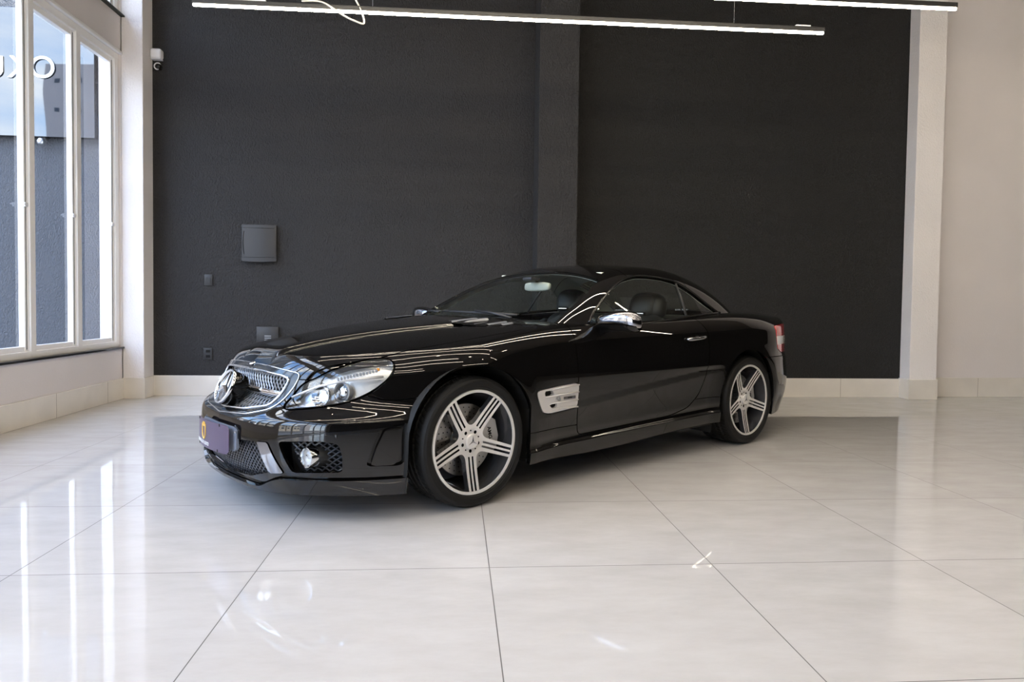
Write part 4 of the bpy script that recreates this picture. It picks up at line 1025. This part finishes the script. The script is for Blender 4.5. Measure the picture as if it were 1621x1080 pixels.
W.lathe([(.030, .046), (.030, .10), (.075, .11), (.078, .075)], 48, 'y')
wheel = W.build('wheel', None, car, mats=[M_['machined'], M_['rim_grey']], auto=30)
# tyre
def tyre(width, name):
    b = MB(); R = .325; NT = 340; w1 = width-.018
    prof = [(.2585, .012), (.262, .002), (.268, -.004), (.274, -.0045), (.276, -.007), (.285, -.0095), (.300, -.0085), (.3115, -.002), (.3185, .010), (.3225, .022)]
    tread = np.linspace(.022, w1-.022-.0, 34)[1:-1]
    back = [(.3225, w1-.022), (.3115, w1), (.290, w1+.006), (.262, w1-.006), (.250, w1-.02)]
    V = []; m_ = len(prof)+len(tread)+len(back)
    for k in range(NT):
        a = 2*PI*k/NT; c, q = math.cos(a), math.sin(a)
        for r, w in prof:
            V.append((r*c, w, r*q))
        for j, w in enumerate(tread):
            t = (w-.022)/(w1-.044); r = R-.0022*abs(2*t-1)**2.5
            if any(abs(t-g) < .022 for g in (.22, .40, .60, .78)): r -= .006
            ph = (k+int(j*.5 if t < .5 else -j*.5)) % 5
            if ph < 1 and not .41 < t < .59: r -= .0035
            V.append((r*c, w, r*q))
        for r, w in back: V.append((r*c, w, r*q))
    F = []
    for k in range(NT):
        k2 = (k+1) % NT
        for i in range(m_-1): F.append((k*m_+i, k*m_+i+1, k2*m_+i+1, k2*m_+i))
    return b.add(V, F).build(name, M_['rubber'], smooth=False, auto=25)
tyF = tyre(.262, 'tyre'); tyR = tyre(.290, 'tyre')
cap = MB().lathe([(.041, .048), (.0395, .028), (.034, .0235), (.0, .0225)], 40, 'y').build('centre_cap', M_['machined'], auto=30)
V, F = star(.031, .0052, .0035, .001)
capst = MB().add([(x, .0225-z, y) for x, y, z in V], [f for f in F]).build('cap_star', M_['chrome'])
bolts = []
for k in range(5):
    a = math.radians(270+72*k); bolts.append(MB().lathe([(.0085, .080), (.0085, .066), (.005, .064), (0, .064)], 10, 'y', (.0505*math.cos(a), 0, .0505*math.sin(a))).lathe([(.0105, .050), (.0095, .085)], 16, 'y', (.0505*math.cos(a), 0, .0505*math.sin(a))).build('lug_bolt', M_['matt_black']))
pins = MB()
for k in range(5):
    a = math.radians(270+36+72*k); pins.lathe([(0, .0405), (.0038, .0405), (.004, .046)], 12, 'y', (.052*math.cos(a), 0, .052*math.sin(a)))
pins = pins.build('wheel_pin', M_['black_hole'])
disc = MB(); disc.lathe([(.085, .095), (.180, .095), (.182, .098), (.182, .122), (.180, .125), (.085, .125)], 72, 'y'); disc.m = 1
for k in range(30):
    for q, rr in enumerate((.115, .138, .162)):
        a = 2*PI*(k+q/3)/30; disc.lathe([(0, .0945), (.0038, .0945)], 8, 'y', (rr*math.cos(a), 0, rr*math.sin(a)))
disc.m = 0; disc.lathe([(.0, .088), (.084, .088), (.086, .10)], 40, 'y')
disc = disc.build('brake_disc', None, mats=[M_['disc'], M_['black_hole']], auto=30)
cal = MB(); pl2 = [(.098, -.42), (.118, -.50), (.185, -.46), (.205, -.30), (.208, .0), (.205, .42), (.185, .58), (.118, .62), (.098, .52), (.105, .0)]
cal.prism([(r*math.cos(a), r*math.sin(a)) for r, a in pl2], .076, .15, lambda u, v, d: (u, d, v)); cal = cal.build('brake_caliper', M_['caliper'])
ctx = text('caliper_lettering', 'AMG', .030, M_['black_hole'], None, basis((.150, .0752, .02), (.2, 0, -1), (1, 0, .2), (0, -1, 0)), .0008, bold=.0006)
bpy.context.view_layer.update()
def to_mesh(o):
    dg = bpy.context.evaluated_depsgraph_get(); me = bpy.data.meshes.new_from_object(o.evaluated_get(dg)); n = bpy.data.objects.new(o.name, me); col.objects.link(n)
    n.parent = o.parent; n.matrix_local = o.matrix_local.copy(); nm = o.name; bpy.data.objects.remove(o); n.name = nm; return n
ctx = to_mesh(ctx)
def kids(par, ty):
    for o in [ty, cap, capst, disc, cal, ctx, pins]+bolts:
        c = o.copy(); col.objects.link(c); c.parent = par
for n_, (x, sd, ty) in enumerate(((0, 1, tyF), (2.56, 1, tyR), (0, -1, tyF), (2.56, -1, tyR))):
    w_ = wheel if n_ == 0 else wheel.copy()
    if n_: col.objects.link(w_)
    w_.parent = car; w_.location = (x, -.872*sd, .325); w_.rotation_euler = (0, 0, 0 if sd > 0 else PI)
    if n_ == 1: pass
    kids(w_, ty)
for o in [tyF, tyR, cap, capst, disc, cal, ctx, pins]+bolts: bpy.data.objects.remove(o)
# ---- liners, floor pan, cabin
def arch_liner(cx, cz, r, x0, x1, sd):
    b = MB(); V = []; F = []; N = 28
    pts = [(x0, .13)]+[(cx+r*math.cos(a), cz+r*math.sin(a)) for a in np.linspace(PI, 0, N)]+[(x1, .17)]
    pts = [(max(min(x, x1), x0), z) for x, z in pts]
    for x, z in pts:
        sy = .862 if z > .3 else .84
        V += [(x, -sy*sd, z), (x, -.50*sd, z)]
    for i in range(len(pts)-1): F.append((2*i, 2*i+1, 2*i+3, 2*i+2))
    k = len(V); V += [(cx, -.50*sd, .2)]; F += [(2*i+1, k, 2*i+3) for i in range(len(pts)-1)]
    return b.add(V, F).build('arch_liner', M_['matt_black'], car)
for sd in (1, -1):
    arch_liner(0, .322, .392, -.385, .365, sd); arch_liner(2.505, .335, .38, 2.115, 2.885, sd)
pan = MB(); pan.box(-.80, -.55, -.40, .40, .165, .20).box(-.60, -.40, -.62, .62, .165, .20).box(-.40, .37, -.50, .50, .17, .40).box(.37, 2.11, -.84, .84, .185, .215).box(2.11, 2.9, -.5, .5, .20, .42).box(2.9, 3.45, -.62, .62, .22, .45)
pan.build('underbody', M_['matt_black'], car)
cab = MB()
cab.box(.62, .70, -.80, .80, .20, .86); cab.box(2.45, 2.50, -.76, .76, .2, .93); 
for sd in (1, -1): cab.box(.62, 2.5, min(-.78*sd, -.76*sd), max(-.78*sd, -.76*sd), .2, .86)
cab.box(.66, 2.5, -.78, .78, .215, .23)
cab.build('cabin_tub', M_['dash'], car)
MB().bbox(.60, 1.10, -.745, .745, .70, .868, .06, 4).bbox(.98, 1.16, .14, .62, .72, .895, .04, 4).build('dashboard', M_['dash'], car, auto=50)
for sd in (1, -1): MB().bbox(.90, 2.30, min(-.80*sd, -.725*sd), max(-.80*sd, -.725*sd), .45, .872, .025, 3).build('door_trim', M_['dash'], car, auto=50)
MB().bbox(2.22, 2.62, -.70, .70, .60, .935, .05, 3).build('parcel_shelf', M_['dash'], car, auto=50)
MB().bbox(1.15, 2.1, -.11, .11, .3, .58, .04, 3).build('centre_console', M_['leather'], car, auto=50)
def softbox(b, cx, cy, cz, sx, sy, sz, tilt=0, p=4., n=10, taper=0.):
    """rounded cushion: superellipsoid leaning back by tilt"""
    V = []; F = []; U, Wn = 2*n, n
    for j in range(Wn+1):
        t = -PI/2+PI*j/Wn
        for i in range(U):
            a = 2*PI*i/U; f = lambda v: math.copysign(abs(v)**(2/p), v)
            x = sx*f(math.cos(t))*f(math.cos(a)); y = sy*f(math.cos(t))*f(math.sin(a)); z = sz*f(math.sin(t)); y *= 1-taper*z/sz
            V.append((cx+x*math.cos(tilt)+z*math.sin(tilt), cy+y, cz-x*math.sin(tilt)+z*math.cos(tilt)))
    for j in range(Wn):
        for i in range(U): a = j*U+i; c = j*U+(i+1) % U; F.append((a, c, c+U, a+U))
    return b.add(V, F)
for sd in (1, -1):
    y0 = -.38*sd
    b = MB(); softbox(b, 1.52, y0, .42, .27, .25, .085, .1); softbox(b, 1.88, y0, .68, .085, .245, .275, .30, 3.5, 12, .12)
    for q in (1, -1): softbox(b, 1.85, y0+q*.205, .66, .10, .05, .24, .30, 3.)
    st = b.build('seat', M_['leather'], car, smooth=True)
    hr = MB(); zz = 1.0 if sd > 0 else 1.025
    softbox(hr, 1.985, y0, zz, .080, .145, .105, .18, 2.8, 14, .08); softbox(hr, 1.945, y0, zz, .058, .105, .085, .18, 3.2, 12)
    ho = hr.build('headrest', M_['leather'], st, smooth=True)
    MB().bbox(1.878, 1.90, y0-.052, y0+.052, zz-.062, zz-.040, .004, 2).build('headrest_slot', M_['black_hole'], st)
    MB().bbox(1.872, 1.88, y0-.044, y0+.044, zz-.054, zz-.046, .002, 2).build('slot_trim', M_['chrome'], st)
sw_ = MB(); sw_.tube([(1.30+.06*math.cos(a)*0-.07*math.sin(a)*.5, -.38+.185*math.cos(a), .78+.165*math.sin(a)) for a in np.linspace(0, 2*PI, 41)], .015, 10, False)
so_ = sw_.build('steering_wheel', M_['leather'], car, smooth=True)
hb = MB(); softbox(hb, 1.30, -.38, .77, .03, .075, .06); 
for a in (0, PI, -PI/2): hb.tube([(1.30, -.38, .77), (1.30, -.38+.18*math.cos(a), .78+.16*math.sin(a))], .014, 8)
hb.build('wheel_hub', M_['leather'], so_, smooth=True)
im = MB(); softbox(im, 1.235, .0, 1.128, .022, .125, .031, .1, 4.); imo = im.build('rear_view_mirror', M_['pale_mirror_back'], car, smooth=True)
MB().tube([(1.24, 0, 1.15), (1.20, 0, 1.195)], .010, 8).build('mirror_stalk', M_['dark_plastic2'], imo, smooth=True)
MB().bbox(1.13, 1.22, -.045, .045, 1.170, 1.192, .008, 2).build('sensor_pod', M_['dark_plastic2'], imo, auto=40)
for sd in (1, -1): MB().bbox(1.33, 1.47, min(-.12*sd, -.50*sd), max(-.12*sd, -.50*sd), 1.208, 1.222, .005, 2).build('sun_visor', M_['lining'], car, auto=40)
# boot lid lip and rear badge side stay with the boot; tail pipes
for sd in (1, -1):
    for dy in (.0, .095): MB().lathe([(.030, .0), (.036, -.004), (.038, .0), (.038, .10)], 24, 'x', (0, 0, 0)).build('tail_pipe', M_['chrome'], car, auto=40, loc=(3.60, (.42+dy)*sd, .235)).rotation_euler = (0, 0, PI)
for o in list(bpy.data.objects):
    if o.type == 'FONT': to_mesh(o)
